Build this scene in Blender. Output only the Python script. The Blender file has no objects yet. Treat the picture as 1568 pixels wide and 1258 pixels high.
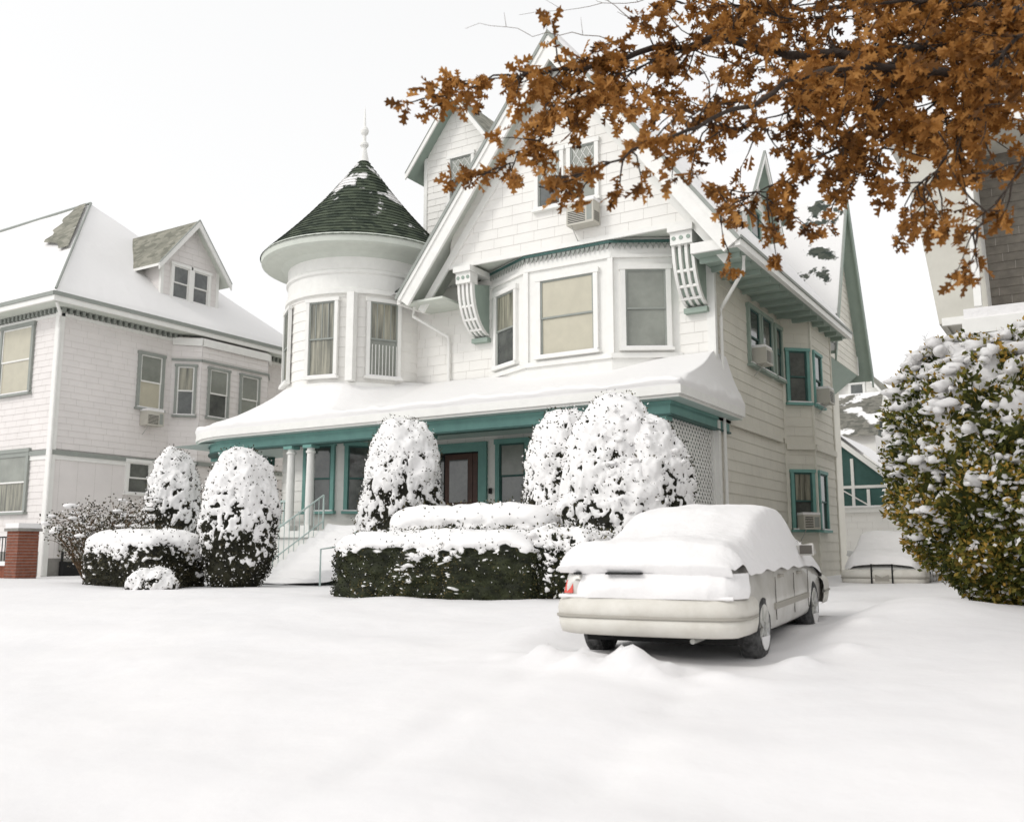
import bpy, math, random
from math import sin, cos, pi, radians, sqrt, atan2
from mathutils import Vector, Matrix, noise
random.seed(7)
R = random.random
def U(a, b): return a + (b - a) * R()
scene = bpy.context.scene
def sm(a, b, x):
    t = max(0., min(1., (x - a) / (b - a))); return t * t * (3 - 2 * t)
def nz(x, y, z): return noise.noise(Vector((x, y, z)))
def interp(tab, y):
    if y <= tab[0][0]: return tab[0][1]
    for (a, va), (b, vb) in zip(tab, tab[1:]):
        if y <= b: return va + (vb - va) * (y - a) / (b - a)
    return tab[-1][1]

# ------------------------------------------------------------------ materials
def mat(name, col, rough=.7, var=.0, vscale=3., bump=0., bscale=20., spec=.3, metal=0., col2=None, coat=0., stretch=None):
    m = bpy.data.materials.new(name); m.use_nodes = True
    nt = m.node_tree; N = nt.nodes; L = nt.links; b = N['Principled BSDF']
    b.inputs['Roughness'].default_value = rough
    b.inputs['Specular IOR Level'].default_value = spec
    b.inputs['Metallic'].default_value = metal
    b.inputs['Coat Weight'].default_value = coat
    c = (*col, 1)
    b.inputs['Base Color'].default_value = c
    tc = N.new('ShaderNodeTexCoord')
    if var or col2:
        n = N.new('ShaderNodeTexNoise'); n.inputs['Scale'].default_value = vscale; n.inputs['Detail'].default_value = 6
        n.inputs['Roughness'].default_value = .65
        if stretch:
            mp = N.new('ShaderNodeMapping'); mp.inputs['Scale'].default_value = stretch
            L.new(tc.outputs['Object'], mp.inputs['Vector']); L.new(mp.outputs['Vector'], n.inputs['Vector'])
        else: L.new(tc.outputs['Object'], n.inputs['Vector'])
        r = N.new('ShaderNodeValToRGB'); r.color_ramp.elements[0].position = .35; r.color_ramp.elements[1].position = .65
        c2 = col2 if col2 else tuple(x * (1 - var) for x in col)
        r.color_ramp.elements[0].color = (*c2, 1); r.color_ramp.elements[1].color = c
        L.new(n.outputs['Fac'], r.inputs['Fac']); L.new(r.outputs['Color'], b.inputs['Base Color'])
    if bump:
        n2 = N.new('ShaderNodeTexNoise'); n2.inputs['Scale'].default_value = bscale; n2.inputs['Detail'].default_value = 5
        L.new(tc.outputs['Object'], n2.inputs['Vector'])
        bp = N.new('ShaderNodeBump'); bp.inputs['Strength'].default_value = bump; bp.inputs['Distance'].default_value = .05
        L.new(n2.outputs['Fac'], bp.inputs['Height']); L.new(bp.outputs['Normal'], b.inputs['Normal'])
    return m

def roofmat(name, dark, dark2, snow_bias, sscale=1.2, axis_top=None):
    """shingles with irregular snow left on them"""
    m = mat(name, dark, .85, bump=.3, bscale=25)
    nt = m.node_tree; N = nt.nodes; L = nt.links; b = N['Principled BSDF']
    tc = N.new('ShaderNodeTexCoord')
    v = N.new('ShaderNodeTexVoronoi'); v.inputs['Scale'].default_value = 4.5
    mp = N.new('ShaderNodeMapping'); mp.inputs['Scale'].default_value = (1, 1, 1.6)
    L.new(tc.outputs['Object'], mp.inputs['Vector']); L.new(mp.outputs['Vector'], v.inputs['Vector'])
    sep = N.new('ShaderNodeSeparateColor'); L.new(v.outputs['Color'], sep.inputs['Color'])
    mx = N.new('ShaderNodeMix'); mx.data_type = 'RGBA'; mx.inputs['A'].default_value = (*dark, 1); mx.inputs['B'].default_value = (*dark2, 1)
    L.new(sep.outputs['Red'], mx.inputs['Factor'])
    n = N.new('ShaderNodeTexNoise'); n.inputs['Scale'].default_value = sscale; n.inputs['Detail'].default_value = 8; n.inputs['Roughness'].default_value = .6
    L.new(tc.outputs['Object'], n.inputs['Vector'])
    src = n.outputs['Fac']
    if axis_top:
        z0, z1, g = axis_top
        sx = N.new('ShaderNodeSeparateXYZ'); L.new(tc.outputs['Object'], sx.inputs['Vector'])
        mr = N.new('ShaderNodeMapRange'); mr.inputs['From Min'].default_value = z0; mr.inputs['From Max'].default_value = z1
        mr.inputs['To Min'].default_value = 0; mr.inputs['To Max'].default_value = g
        L.new(sx.outputs['Z'], mr.inputs['Value'])
        ad = N.new('ShaderNodeMath'); ad.operation = 'ADD'; L.new(src, ad.inputs[0]); L.new(mr.outputs['Result'], ad.inputs[1]); src = ad.outputs[0]
    r = N.new('ShaderNodeValToRGB'); r.color_ramp.elements[0].position = snow_bias; r.color_ramp.elements[1].position = snow_bias + .025
    L.new(src, r.inputs['Fac'])
    m2 = N.new('ShaderNodeMix'); m2.data_type = 'RGBA'; m2.inputs['B'].default_value = (.80, .79, .785, 1)
    L.new(mx.outputs['Result'], m2.inputs['A']); L.new(r.outputs['Color'], m2.inputs['Factor'])
    L.new(m2.outputs['Result'], b.inputs['Base Color'])
    return m

SNOW = mat('snow', (.785, .772, .772), .75, bump=.35, bscale=2.6, spec=.2, col2=(.755, .745, .75), vscale=.6)
SNOWR = mat('snow_on_roofs', (.815, .803, .797), .75, bump=.3, bscale=2.6, spec=.2)
SNOWF = mat('snow_lumpy', (.815, .803, .80), .75, bump=.35, bscale=9, spec=.2)
WALL = mat('white_shingle_siding', (.825, .81, .775), .75, var=.05, vscale=1.3, bump=.12, bscale=30)
WALLS = mat('shaded_shingle_siding', (.725, .70, .62), .78, var=.09, vscale=1.1, bump=.15, bscale=30)  # same siding for the side walls, their shade put into the colour
WALLL = mat('neighbour_siding', (.77, .735, .715), .78, var=.06, vscale=1.5, bump=.12, bscale=30)
TRIM = mat('white_trim_paint', (.82, .815, .785), .55, var=.06, vscale=4)
TRIMG = mat('grey_trim_paint', (.30, .32, .295), .6, var=.1, vscale=4)
TEAL = mat('teal_trim_paint', (.185, .37, .335), .6, var=.15, vscale=3)
TEALD = mat('teal_dark_paint', (.05, .12, .108), .6, var=.2, vscale=3)
PALE = mat('pale_aqua_paint', (.50, .60, .57), .6, var=.08, vscale=3)
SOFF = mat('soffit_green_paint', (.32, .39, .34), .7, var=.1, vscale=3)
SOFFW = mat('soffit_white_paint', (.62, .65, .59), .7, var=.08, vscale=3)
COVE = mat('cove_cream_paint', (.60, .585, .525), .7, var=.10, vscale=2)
GLASS = mat('window_glass', (.03, .035, .035), .06, spec=.9, col2=(.10, .11, .10), vscale=1.6)
BLIND = mat('window_blind_cream', (.50, .47, .37), .35, var=.10, vscale=2.5, spec=.6)
BLINDG = mat('window_blind_greygreen', (.27, .285, .25), .25, var=.30, vscale=1.3, spec=.7)
CURT = mat('window_curtain', (.36, .345, .27), .25, col2=(.05, .055, .045), vscale=1.6, spec=.7, stretch=(6, 6, .35))
DARK = mat('dark_void', (.02, .02, .02), .9)
DOOR = mat('dark_wood_door', (.075, .03, .018), .4, var=.3, vscale=5)
GRN = roofmat('green_slate_shingles', (.026, .037, .026), (.085, .105, .070), .60, .9, (10.5, 13.5, .14))
GRN2 = roofmat('green_shingles_snow', (.032, .042, .036), (.09, .10, .085), .52, .9)
GRYR = roofmat('grey_shingles_snow', (.10, .10, .085), (.22, .21, .18), .53, .55)
GRYD = roofmat('grey_shingles', (.15, .15, .12), (.30, .29, .24), .66, .7)
PATCH = roofmat('snowy_roof_patches', (.035, .045, .038), (.09, .10, .08), .475, .8)
SHG = mat('taupe_wall_shingles', (.22, .20, .17), .85, var=.3, vscale=6)
BRICK = mat('red_brick', (.25, .085, .05), .85, var=.35, vscale=9, bump=.4, bscale=20)
STONE = mat('grey_foundation', (.28, .27, .25), .9, var=.2, vscale=4, bump=.3)
ACM = mat('air_conditioner_beige', (.52, .50, .44), .5, var=.08)
METAL = mat('painted_metal', (.45, .45, .42), .4, var=.1)
BARK = mat('oak_bark', (.060, .045, .036), .9, var=.4, vscale=12, bump=.6, bscale=30)
TWIG = mat('twig_brown', (.13, .085, .05), .9, var=.3, vscale=9)
PAINT = mat('silver_car_paint', (.52, .505, .465), .35, spec=.5, metal=.2, coat=.3, col2=(.68, .665, .635), vscale=2.5)
PAINTW = mat('white_car_paint', (.62, .62, .60), .35, spec=.5, coat=.4)
BUMP = mat('bumper_plastic', (.68, .66, .61), .5, col2=(.58, .555, .50), vscale=3)
STRIP = mat('bumper_strip', (.36, .34, .30), .6)
TYRE = mat('tyre_rubber', (.022, .022, .022), .85, bump=.4, bscale=40, col2=(.12, .12, .12), vscale=14)
RIM = mat('wheel_rim', (.30, .30, .29), .4, metal=.5, col2=(.75, .75, .75), vscale=8)
RED = mat('tail_light_lens', (.60, .045, .02), .2, spec=.6, coat=.5)
CARGL = mat('car_glass', (.02, .022, .022), .08, spec=.8)
SEAM = mat('panel_gap', (.14, .13, .115), .8)
JOINT = mat('siding_joint', (.45, .43, .39), .9)

def foliage_mat(name, c0, c1, c2, transl=0.):
    m = bpy.data.materials.new(name); m.use_nodes = True
    nt = m.node_tree; N = nt.nodes; L = nt.links; b = N['Principled BSDF']
    b.inputs['Roughness'].default_value = .7; b.inputs['Specular IOR Level'].default_value = .25
    a = N.new('ShaderNodeAttribute'); a.attribute_name = 'rnd'
    r = N.new('ShaderNodeValToRGB'); e = r.color_ramp.elements
    e[0].color = (*c0, 1); e[1].color = (*c2, 1); x = e.new(.5); x.color = (*c1, 1)
    L.new(a.outputs['Fac'], r.inputs['Fac'])
    s = N.new('ShaderNodeAttribute'); s.attribute_name = 'snow'
    rr = N.new('ShaderNodeValToRGB'); rr.color_ramp.elements[0].position = .42; rr.color_ramp.elements[1].position = .58
    L.new(s.outputs['Fac'], rr.inputs['Fac'])
    mx = N.new('ShaderNodeMix'); mx.data_type = 'RGBA'; mx.inputs['B'].default_value = (.83, .82, .815, 1)
    L.new(r.outputs['Color'], mx.inputs['A']); L.new(rr.outputs['Color'], mx.inputs['Factor'])
    L.new(mx.outputs['Result'], b.inputs['Base Color'])
    if transl:
        t = N.new('ShaderNodeBsdfTranslucent'); L.new(mx.outputs['Result'], t.inputs['Color'])
        ms = N.new('ShaderNodeMixShader'); ms.inputs[0].default_value = transl
        L.new(b.outputs[0], ms.inputs[1]); L.new(t.outputs[0], ms.inputs[2]); L.new(ms.outputs[0], N['Material Output'].inputs['Surface'])
    return m
FOL = foliage_mat('yew_foliage', (.010, .010, .006), (.035, .034, .018), (.10, .085, .045))
FOLB = foliage_mat('boxwood_foliage', (.008, .010, .005), (.032, .038, .014), (.13, .10, .04))
FOLY = foliage_mat('privet_foliage', (.022, .032, .008), (.13, .135, .025), (.42, .25, .05), .25)
OAK = foliage_mat('oak_leaves', (.055, .025, .010), (.27, .115, .024), (.52, .26, .075), .35)

# ------------------------------------------------------------------ mesh builder
class MB:
    def __init__(s): s.v = []; s.f = []; s.m = []; s.mats = []; s.sn = None; s.rn = None
    def mi(s, m):
        if m not in s.mats: s.mats.append(m)
        return s.mats.index(m)
    def poly(s, pts, m):
        i = len(s.v); s.v.extend([tuple(p) for p in pts]); s.f.append(tuple(range(i, i + len(pts)))); s.m.append(s.mi(m))
    def hexa(s, p, m):
        i = len(s.v); s.v.extend([tuple(q) for q in p]); k = s.mi(m)
        for f in ((0, 3, 2, 1), (4, 5, 6, 7), (0, 1, 5, 4), (1, 2, 6, 5), (2, 3, 7, 6), (3, 0, 4, 7)):
            s.f.append(tuple(i + a for a in f)); s.m.append(k)
    def box(s, x0, x1, y0, y1, z0, z1, m):
        s.hexa([(x0, y0, z0), (x1, y0, z0), (x1, y1, z0), (x0, y1, z0), (x0, y0, z1), (x1, y0, z1), (x1, y1, z1), (x0, y1, z1)], m)
    def grid(s, rows, m, close=False):
        i = len(s.v); n = len(rows[0]); k = s.mi(m)
        for r in rows: s.v.extend([tuple(p) for p in r])
        for a in range(len(rows) - 1):
            for b in range(n if close else n - 1):
                c = (b + 1) % n
                s.f.append((i + a * n + b, i + a * n + c, i + (a + 1) * n + c, i + (a + 1) * n + b)); s.m.append(k)
    def tube(s, pts, r, m, n=8, cap=True):
        pts = [Vector(p) for p in pts]; rows = []
        for j, p in enumerate(pts):
            d = (pts[min(j + 1, len(pts) - 1)] - pts[max(j - 1, 0)]).normalized()
            up = Vector((0, 0, 1)) if abs(d.z) < .9 else Vector((1, 0, 0))
            a = d.cross(up).normalized(); b = a.cross(d)
            rr = r[j] if isinstance(r, (list, tuple)) else r
            rows.append([p + a * rr * cos(2 * pi * q / n) + b * rr * sin(2 * pi * q / n) for q in range(n)])
        s.grid(rows, m, True)
        if cap: s.poly(rows[0][::-1], m); s.poly(rows[-1], m)
    def lathe(s, c, prof, m, n=48):
        s.grid([[(c[0] + r * cos(2 * pi * q / n), c[1] + r * sin(2 * pi * q / n), z) for q in range(n)] for r, z in prof], m, True)
    def prism(s, pts, off, m):
        """pts planar loop, extruded by off"""
        off = Vector(off); a = [Vector(p) for p in pts]; b = [p + off for p in a]
        s.poly(a, m); s.poly(b[::-1], m)
        for i in range(len(a)):
            j = (i + 1) % len(a); s.poly([a[j], a[i], b[i], b[j]], m)
    def done(s, name, parent=None, smooth=False, bevel=0.):
        me = bpy.data.meshes.new(name); me.from_pydata(s.v, [], s.f)
        for m in s.mats: me.materials.append(m)
        me.polygons.foreach_set('material_index', s.m)
        if smooth: me.polygons.foreach_set('use_smooth', [True] * len(s.f))
        if s.sn is not None:
            a = me.attributes.new('snow', 'FLOAT', 'POINT'); a.data.foreach_set('value', s.sn)
            a = me.attributes.new('rnd', 'FLOAT', 'POINT'); a.data.foreach_set('value', s.rn)
        me.update()
        o = bpy.data.objects.new(name, me); bpy.context.collection.objects.link(o)
        if bevel:
            bv = o.modifiers.new('bevel', 'BEVEL'); bv.width = bevel; bv.segments = 2; bv.limit_method = 'ANGLE'
        if parent:
            o.parent = parent; o.matrix_parent_inverse = Matrix.Translation(-Vector(parent.location)) if not parent.get('local') else Matrix()
        return o
def empty(name, loc=(0, 0, 0), rot=0, local=False, pitch=0):
    e = bpy.data.objects.new(name, None); bpy.context.collection.objects.link(e); e.location = loc; e.rotation_euler = (pitch, 0, rot)
    e.empty_display_size = .3
    if local: e['local'] = 1
    return e

class Fr:
    """wall frame: a along the wall, h height, d outwards"""
    def __init__(s, x, y, ang): s.o = (x, y); s.c = cos(ang); s.s = sin(ang)
    def P(s, a, h, d): return Vector((s.o[0] + a * s.c + d * s.s, s.o[1] + a * s.s - d * s.c, h))
    def box(s, mb, a0, a1, h0, h1, d0, d1, m):
        P = s.P; mb.hexa([P(a0, h0, d1), P(a1, h0, d1), P(a1, h0, d0), P(a0, h0, d0), P(a0, h1, d1), P(a1, h1, d1), P(a1, h1, d0), P(a0, h1, d0)], m)
def frame2(p, q):
    f = Fr(p[0], p[1], atan2(q[1] - p[1], q[0] - p[0])); return f, sqrt((q[0] - p[0]) ** 2 + (q[1] - p[1]) ** 2)

def clap(mb, fr, a0, a1, h0, h1, m, course=.27, lean=.018, al=None, ar=None):
    h = h0
    while h < h1 - .01:
        t = min(h + course, h1)
        L0, L1 = (max(a0, al(h)), max(a0, al(t))) if al else (a0, a0)
        R0, R1 = (min(a1, ar(h)), min(a1, ar(t))) if ar else (a1, a1)
        if R0 - L0 > .01:
            if R1 < L1: L1 = R1 = (L1 + R1) / 2
            mb.poly([fr.P(L0, h, lean), fr.P(R0, h, lean), fr.P(R1, t, .003), fr.P(L1, t, .003)], m)
            mb.poly([fr.P(L0, h, 0), fr.P(R0, h, 0), fr.P(R0, h, lean), fr.P(L0, h, lean)], m)
            # butt joints between the wide shingles
            k = int(round(h / course)); a = L0 + .3 + (k % 2) * .3 + .1 * (k % 3)
            while a < R0 - .2:
                mb.poly([fr.P(a, h, lean + .002), fr.P(a + .006, h, lean + .002), fr.P(a + .006, t, .005), fr.P(a, t, .005)], JOINT) if (L1 < a < R1) else None
                a += .61
        h = t

def window(mb, fr, ac, hb, w, h, cas=TRIM, sash=TRIM, up=GLASS, lo=GLASS, cw=.11, snow=True, diamond=False, d=.03, mull=0):
    a0, a1 = ac - w / 2, ac + w / 2; h1 = hb + h
    b = lambda *q: fr.box(mb, *q)
    b(a0 - cw, a0, hb, h1, 0, d + .06, cas); b(a1, a1 + cw, hb, h1, 0, d + .06, cas)
    b(a0 - cw - .03, a1 + cw + .03, h1, h1 + cw, 0, d + .075, cas)
    b(a0 - cw - .05, a1 + cw + .05, hb - .07, hb, 0, d + .12, cas)
    s = .045; mid = hb + h * .5
    for q0, q1, pm, dd in ((mid - .02, h1, up, .03), (hb, mid + .02, lo, .008)):
        b(a0 + .002, a0 + s, q0, q1, d - .02, d + dd, sash); b(a1 - s, a1 - .002, q0, q1, d - .02, d + dd, sash)
        b(a0 + s, a1 - s, q1 - s, q1 - .001, d - .02, d + dd, sash); b(a0 + s, a1 - s, q0 + .001, q0 + s, d - .02, d + dd, sash)
        b(a0 + s, a1 - s, q0 + s, q1 - s, d - .03, d + dd - .018, pm)
        if mull and q0 > hb:
            for i in range(1, mull + 1):
                a = a0 + (a1 - a0) * i / (mull + 1); b(a - .012, a + .012, q0 + s, q1 - s, d, d + dd - .005, sash)
    if diamond:
        q0, q1 = mid + .03, h1 - s; dd = d + .018
        n = 3; W = (a1 - a0 - 2 * s) / n; H = (q1 - q0) / 2
        for i in range(n):
            for j in range(2):
                x, y = a0 + s + i * W, q0 + j * H
                for (p, q) in (((x, y), (x + W, y + H)), ((x, y + H), (x + W, y))):
                    t = .014
                    mb.poly([fr.P(p[0], p[1], dd), fr.P(p[0] + t, p[1], dd), fr.P(q[0] + t, q[1], dd), fr.P(q[0], q[1], dd)], TRIM)
    if snow: b(a0 - cw, a1 + cw, hb + .001, hb + .035, d + .035, d + .115, SNOWF)

def acunit(mb, fr, ac, hb, w=.62, h=.40):
    fr.box(mb, ac - w / 2, ac + w / 2, hb, hb + h, .03, .42, ACM)
    for i in range(7):
        z = hb + .05 + i * .045; fr.box(mb, ac - w / 2 + .04, ac + w / 2 - .22, z, z + .02, .42, .424, DARK)
    fr.box(mb, ac + w / 2 - .18, ac + w / 2 - .04, hb + .06, hb + h - .06, .42, .424, TRIMG)
    for i in range(5):
        z = hb + .07 + i * .05
        fr.box(mb, ac + w / 2, ac + w / 2 + .004, z, z + .02, .10, .36, DARK)
    fr.box(mb, ac - w / 2 - .01, ac + w / 2 + .01, hb + h, hb + h + .07, .05, .40, SNOWF)
    mb.tube([fr.P(ac - w / 3, hb, .38), fr.P(ac - w / 3, hb - .3, .05)], .012, METAL, 5)

def dormer(mbs, fr, ac, w, h0, he, hp, back, wall, top, under, trim, ov=.28, fo=.3, bw=.16, th=.1, snowth=0.):
    mw, mr, mt = mbs
    hw = w / 2; sl = (hp - he) / hw
    clap(mw, fr, ac - hw, ac + hw, h0, hp - .02, wall, course=.22, al=lambda h: ac - max(0, (hp - h) / sl), ar=lambda h: ac + max(0, (hp - h) / sl))
    for sgn in (-1, 1):
        a = ac + sgn * hw
        mw.poly([fr.P(a, h0, 0), fr.P(a, he, 0), fr.P(a, he, -back), fr.P(a, h0, -back)], wall)
        fr.box(mt, a - .06, a + .06, h0, he, -.06, .045, TRIM)
        ae = ac + sgn * (hw + ov); ze = he - ov * sl
        P = fr.P
        t = th
        A = [P(ac, hp + t, fo), P(ae, ze + t, fo), P(ae, ze + t, -back), P(ac, hp + t, -back)]
        B = [P(ac, hp, fo), P(ae, ze, fo), P(ae, ze, -back), P(ac, hp, -back)]
        mr.poly(A, top); mt.poly(B[::-1], under)
        mt.poly([A[1], A[2], B[2], B[1]], trim)
        # barge board
        mt.hexa([P(ac, hp + t, fo + .035), P(ae, ze + t, fo + .035), P(ae, ze + t, fo - .02), P(ac, hp + t, fo - .02),
                 P(ac, hp - bw, fo + .035), P(ae, ze - bw * .8, fo + .035), P(ae, ze - bw * .8, fo - .02), P(ac, hp - bw, fo - .02)], trim)
        mt.hexa([P(ac, hp + t + .04, fo + .05), P(ae, ze + t + .04, fo + .05), P(ae, ze + t + .04, fo - .02), P(ac, hp + t + .04, fo - .02),
                 P(ac, hp + t + .004, fo + .05), P(ae, ze + t + .004, fo + .05), P(ae, ze + t + .004, fo - .02), P(ac, hp + t + .004, fo - .02)], TRIMG)
        if snowth:
            rows = []
            for i in range(13):
                u = i / 12.; row = []
                for j in range(9):
                    v = j / 8.
                    d = fo - .02 - u * (back + fo - .02)
                    p = P(ac + (ae - ac) * v, hp + (ze - hp) * v + t, d)
                    p.z += .02 + snowth * (1 if v < .99 else 0) * (.75 + .5 * nz(p.x * 1.3, p.y * 1.3, 3)) * (min(1, u * 10) if u < .5 else 1)
                    row.append(p)
                rows.append(row)
            mr.grid(rows, SNOWF)

# ------------------------------------------------------------------ ground
def H(x, y):
    z = .95 * sm(2.0, 12.6, y) + .12 * sm(16, 40, y)
    z += .075 * nz(x * .35, y * .35, 1.) + .03 * nz(x * 1.0, y * 1.0, 4.) + .008 * nz(x * 3.5, y * 3.5, 4.)
    # wind ripples across the lawn
    z += .04 * nz(x * .25 + y * .1, y * 1.0, 8) * (1 - sm(12, 15, y))
    # drift beside the drive, hollow round the car
    z += .16 * math.exp(-((x + 1.9) / .7) ** 2 - ((y - 12.2) / 1.3) ** 2)
    z -= .13 * sm(-5.4, -4.7, x) * (1 - sm(-2.9, -2.3, x)) * sm(8.2, 9.6, y) * (1 - sm(13.2, 14.5, y))
    z += .05 * math.exp(-((x + 5.4) / .4) ** 2 - ((y - 9.5) / 1.8) ** 2)
    # churned lumps behind the bumper
    g = math.exp(-((x + 3.85) / 1.0) ** 2 - ((y - 7.95) / .22) ** 2)
    if g > .02: z += g * (.07 + .14 * nz(x * 3, y * 4, 9) + .10 * nz(x * 8, y * 9, 2))
    for cx, cy, r, hh in ((-4.6, 8.0, .16, .10), (-4.1, 7.85, .12, .08), (-3.7, 7.9, .18, .11), (-3.35, 7.8, .10, .07), (-2.35, 8.6, .2, .09), (-2.1, 9.3, .14, .06), (-2.2, 10.6, .16, .05)):
        q = ((x - cx) ** 2 + (y - cy) ** 2) / r ** 2
        if q < 6: z += hh * math.exp(-q) * (1 + .6 * nz(x * 9, y * 9, 7))
    # faint filled-in wheel ruts leading back to the street
    for xc in (-4.55, -3.05):
        d = x - (xc + .10 * (8 - y)); z -= .045 * math.exp(-(d / .22) ** 2) * sm(3, 5.5, y) * (1 - sm(7.4, 8.4, y)) * (.8 + .6 * nz(x, y * 2, 3))
    return z
xs = []; x = -13.
while x < 6: xs.append(x); x += .07
xs = [-400, -250, -160, -110, -80, -60, -50, -42, -36, -32, -28, -25, -22, -20, -18, -16.5, -15, -14] + xs + [6.5, 7.5, 9, 11, 14, 18, 25, 35, 50, 80, 130, 220, 400]
ys = []; y = 2.5
while y < 16: ys.append(y); y += .07
ys = [-60, -30, -15, -8, -4, -2, -1, 0, 1, 1.8] + ys + [16.4, 17, 18, 19.5, 21, 23, 26, 30, 35, 42, 50, 60, 80, 110, 160, 250, 400, 700]
g = MB(); g.grid([[(x, y, H(x, y)) for x in xs] for y in ys], SNOW); g.done('snow_ground', smooth=True)

# ------------------------------------------------------------------ main house
house = empty('victorian_house', (-13, 24, .9))
W_, T_, WN, RF, SN, PO = MB(), MB(), MB(), MB(), MB(), MB()
FX = Fr(0, 21.2, 0)            # second-floor / ground-floor front wall, a == world x
FS = Fr(-7.5, 0, pi / 2)       # right side wall, a == world y
FG = Fr(0, 20.3, 0)            # projecting attic gable
CX, ZP, ZF = -11.1, 14.8, 8.5
SL = (ZP - ZF) / 4.75
clap(W_, FX, -17.2, -7.5, 4.7, 9.4, WALL)
clap(W_, FX, -17.2, -7.5, 2.2, 4.7, WALL, course=.16)
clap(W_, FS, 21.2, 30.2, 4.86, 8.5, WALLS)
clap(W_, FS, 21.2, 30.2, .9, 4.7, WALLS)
FS.box(T_, 21.15, 26.4, 4.70, 4.86, 0, .09, WALLS)
FX.box(T_, -7.62, -7.42, .6, 9.39, -.09, .05, TRIM)
# body fill (rear and hidden walls)
W_.poly([(-7.52, 21.25, .5), (-7.52, 30.2, .5), (-7.52, 30.2, 9.3), (-7.52, 21.25, 9.3)], WALLS)
W_.box(-20.5, -8.2, 22.2, 37, .5, 9.0, WALLS)
W_.poly([(-7.5, 30.2, .5), (-8.2, 30.2, .5), (-8.2, 30.2, 9), (-7.5, 30.2, 9)], WALLS)
# attic gable wall
lim = lambda h: (ZP - .25 - h) / SL
clap(W_, FG, -14.5, -7.65, 9.3, 14.5, WALL, al=lambda h: CX - lim(h), ar=lambda h: CX + lim(h))
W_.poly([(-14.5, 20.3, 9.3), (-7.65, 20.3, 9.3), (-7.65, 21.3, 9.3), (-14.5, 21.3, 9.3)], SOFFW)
for xx in (-14.5, -7.65): W_.poly([(xx, 20.3, 9.3), (xx, 21.4, 9.3), (xx, 21.4, 10.2), (xx, 20.3, 10.2)], WALL)
FG.box(T_, -14.55, -7.6, 9.22, 9.34, -.02, .05, TRIM)
# main roof slabs
Y0, Y1 = 19.8, 30.6
for sg in (-1, 1):
    xe = CX + sg * 4.75
    n = Vector((sg * SL, 0, 1)).normalized()
    A = Vector((CX, 0, ZP)); B = Vector((xe, 0, ZF)); th = n * .16
    def p(v, y): return (v.x, y, v.z)
    RF.poly([p(A, Y0), p(B, Y0), p(B, Y1), p(A, Y1)], PATCH if sg < 0 else SNOWR)
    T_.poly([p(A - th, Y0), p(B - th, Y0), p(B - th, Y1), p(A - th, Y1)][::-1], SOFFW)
    dn = (B - A).normalized()
    def bb(o0, o1, y0, y1, m, ex=0):
        b0 = B - n * o0 + dn * ex; b1 = B - n * o1 + dn * ex
        a0 = Vector((CX, 0, ZP - o0 / n.z)); a1 = Vector((CX, 0, ZP - o1 / n.z))
        T_.hexa([p(a0, y0), p(b0, y0), p(b0, y1), p(a0, y1), p(a1, y0), p(b1, y0), p(b1, y1), p(a1, y1)], m)
    bb(-.05, .03, Y0 - .13, Y0 + .05, TRIMG, .05)
    bb(.03, .13, Y0 - .10, Y0 + .02, TRIM, .03)
    bb(.13, .42, Y0 - .06, Y0 + .02, TRIM)
    bb(.42, .62, 20.22, 20.29, TRIM)
    rows = []
    for i in range(61):
        y = Y0 + .02 + (Y1 - Y0) * i / 60; row = []
        for j in range(25):
            v = j / 24.; q = A.lerp(B, v)
            t = .10 + .05 * nz(q.x * .9, y * .9, 5)
            if v > .97: t *= .3
            if i == 0: t = .01
            q = q + n * max(t, .004); row.append((q.x, y, q.z))
        rows.append(row)
    if sg > 0: SN.grid(rows, SNOWR)
# eave, soffit, gutter on the right
T_.box(-7.5, -6.42, 19.95, 30.6, 8.36, 8.42, SOFF)
for i in range(14):
    y = 20.3 + i * .76; T_.box(-7.45, -6.5, y, y + .09, 8.24, 8.357, SOFF)
T_.box(-6.42, -6.30, 19.75, 30.7, 8.34, 8.56, TRIM); T_.box(-6.295, -6.27, 19.75, 30.7, 8.50, 8.57, TRIMG)
T_.box(-7.5, -6.38, 19.86, 19.94, 8.36, 8.60, TRIM)
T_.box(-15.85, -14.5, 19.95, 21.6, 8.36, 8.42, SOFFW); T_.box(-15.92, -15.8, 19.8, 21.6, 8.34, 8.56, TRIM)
# downspouts
T_.tube([(-6.5, 20.6, 8.36), (-6.55, 20.7, 8.05), (-7.38, 21.5, 7.45), (-7.40, 21.5, 7.2), (-7.40, 21.5, 1.0)], .045, TRIM, 8)
T_.tube([(-15.7, 20.3, 8.36), (-15.75, 20.3, 8.1), (-15.1, 21.05, 7.6), (-15.1, 21.1, 7.4), (-15.1, 21.1, 6.2)], .045, TRIM, 8)
# attic windows
window(WN, FG, -11.39, 10.36, .64, 1.45, cas=TRIM, sash=TRIMG, up=BLINDG, lo=GLASS, diamond=True)
window(WN, FG, -10.42, 10.36, .68, 1.45, cas=TRIM, sash=TRIMG, up=BLINDG, lo=BLINDG, diamond=True)
acunit(WN, FG, -10.33, 9.62, .74, .56)
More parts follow.
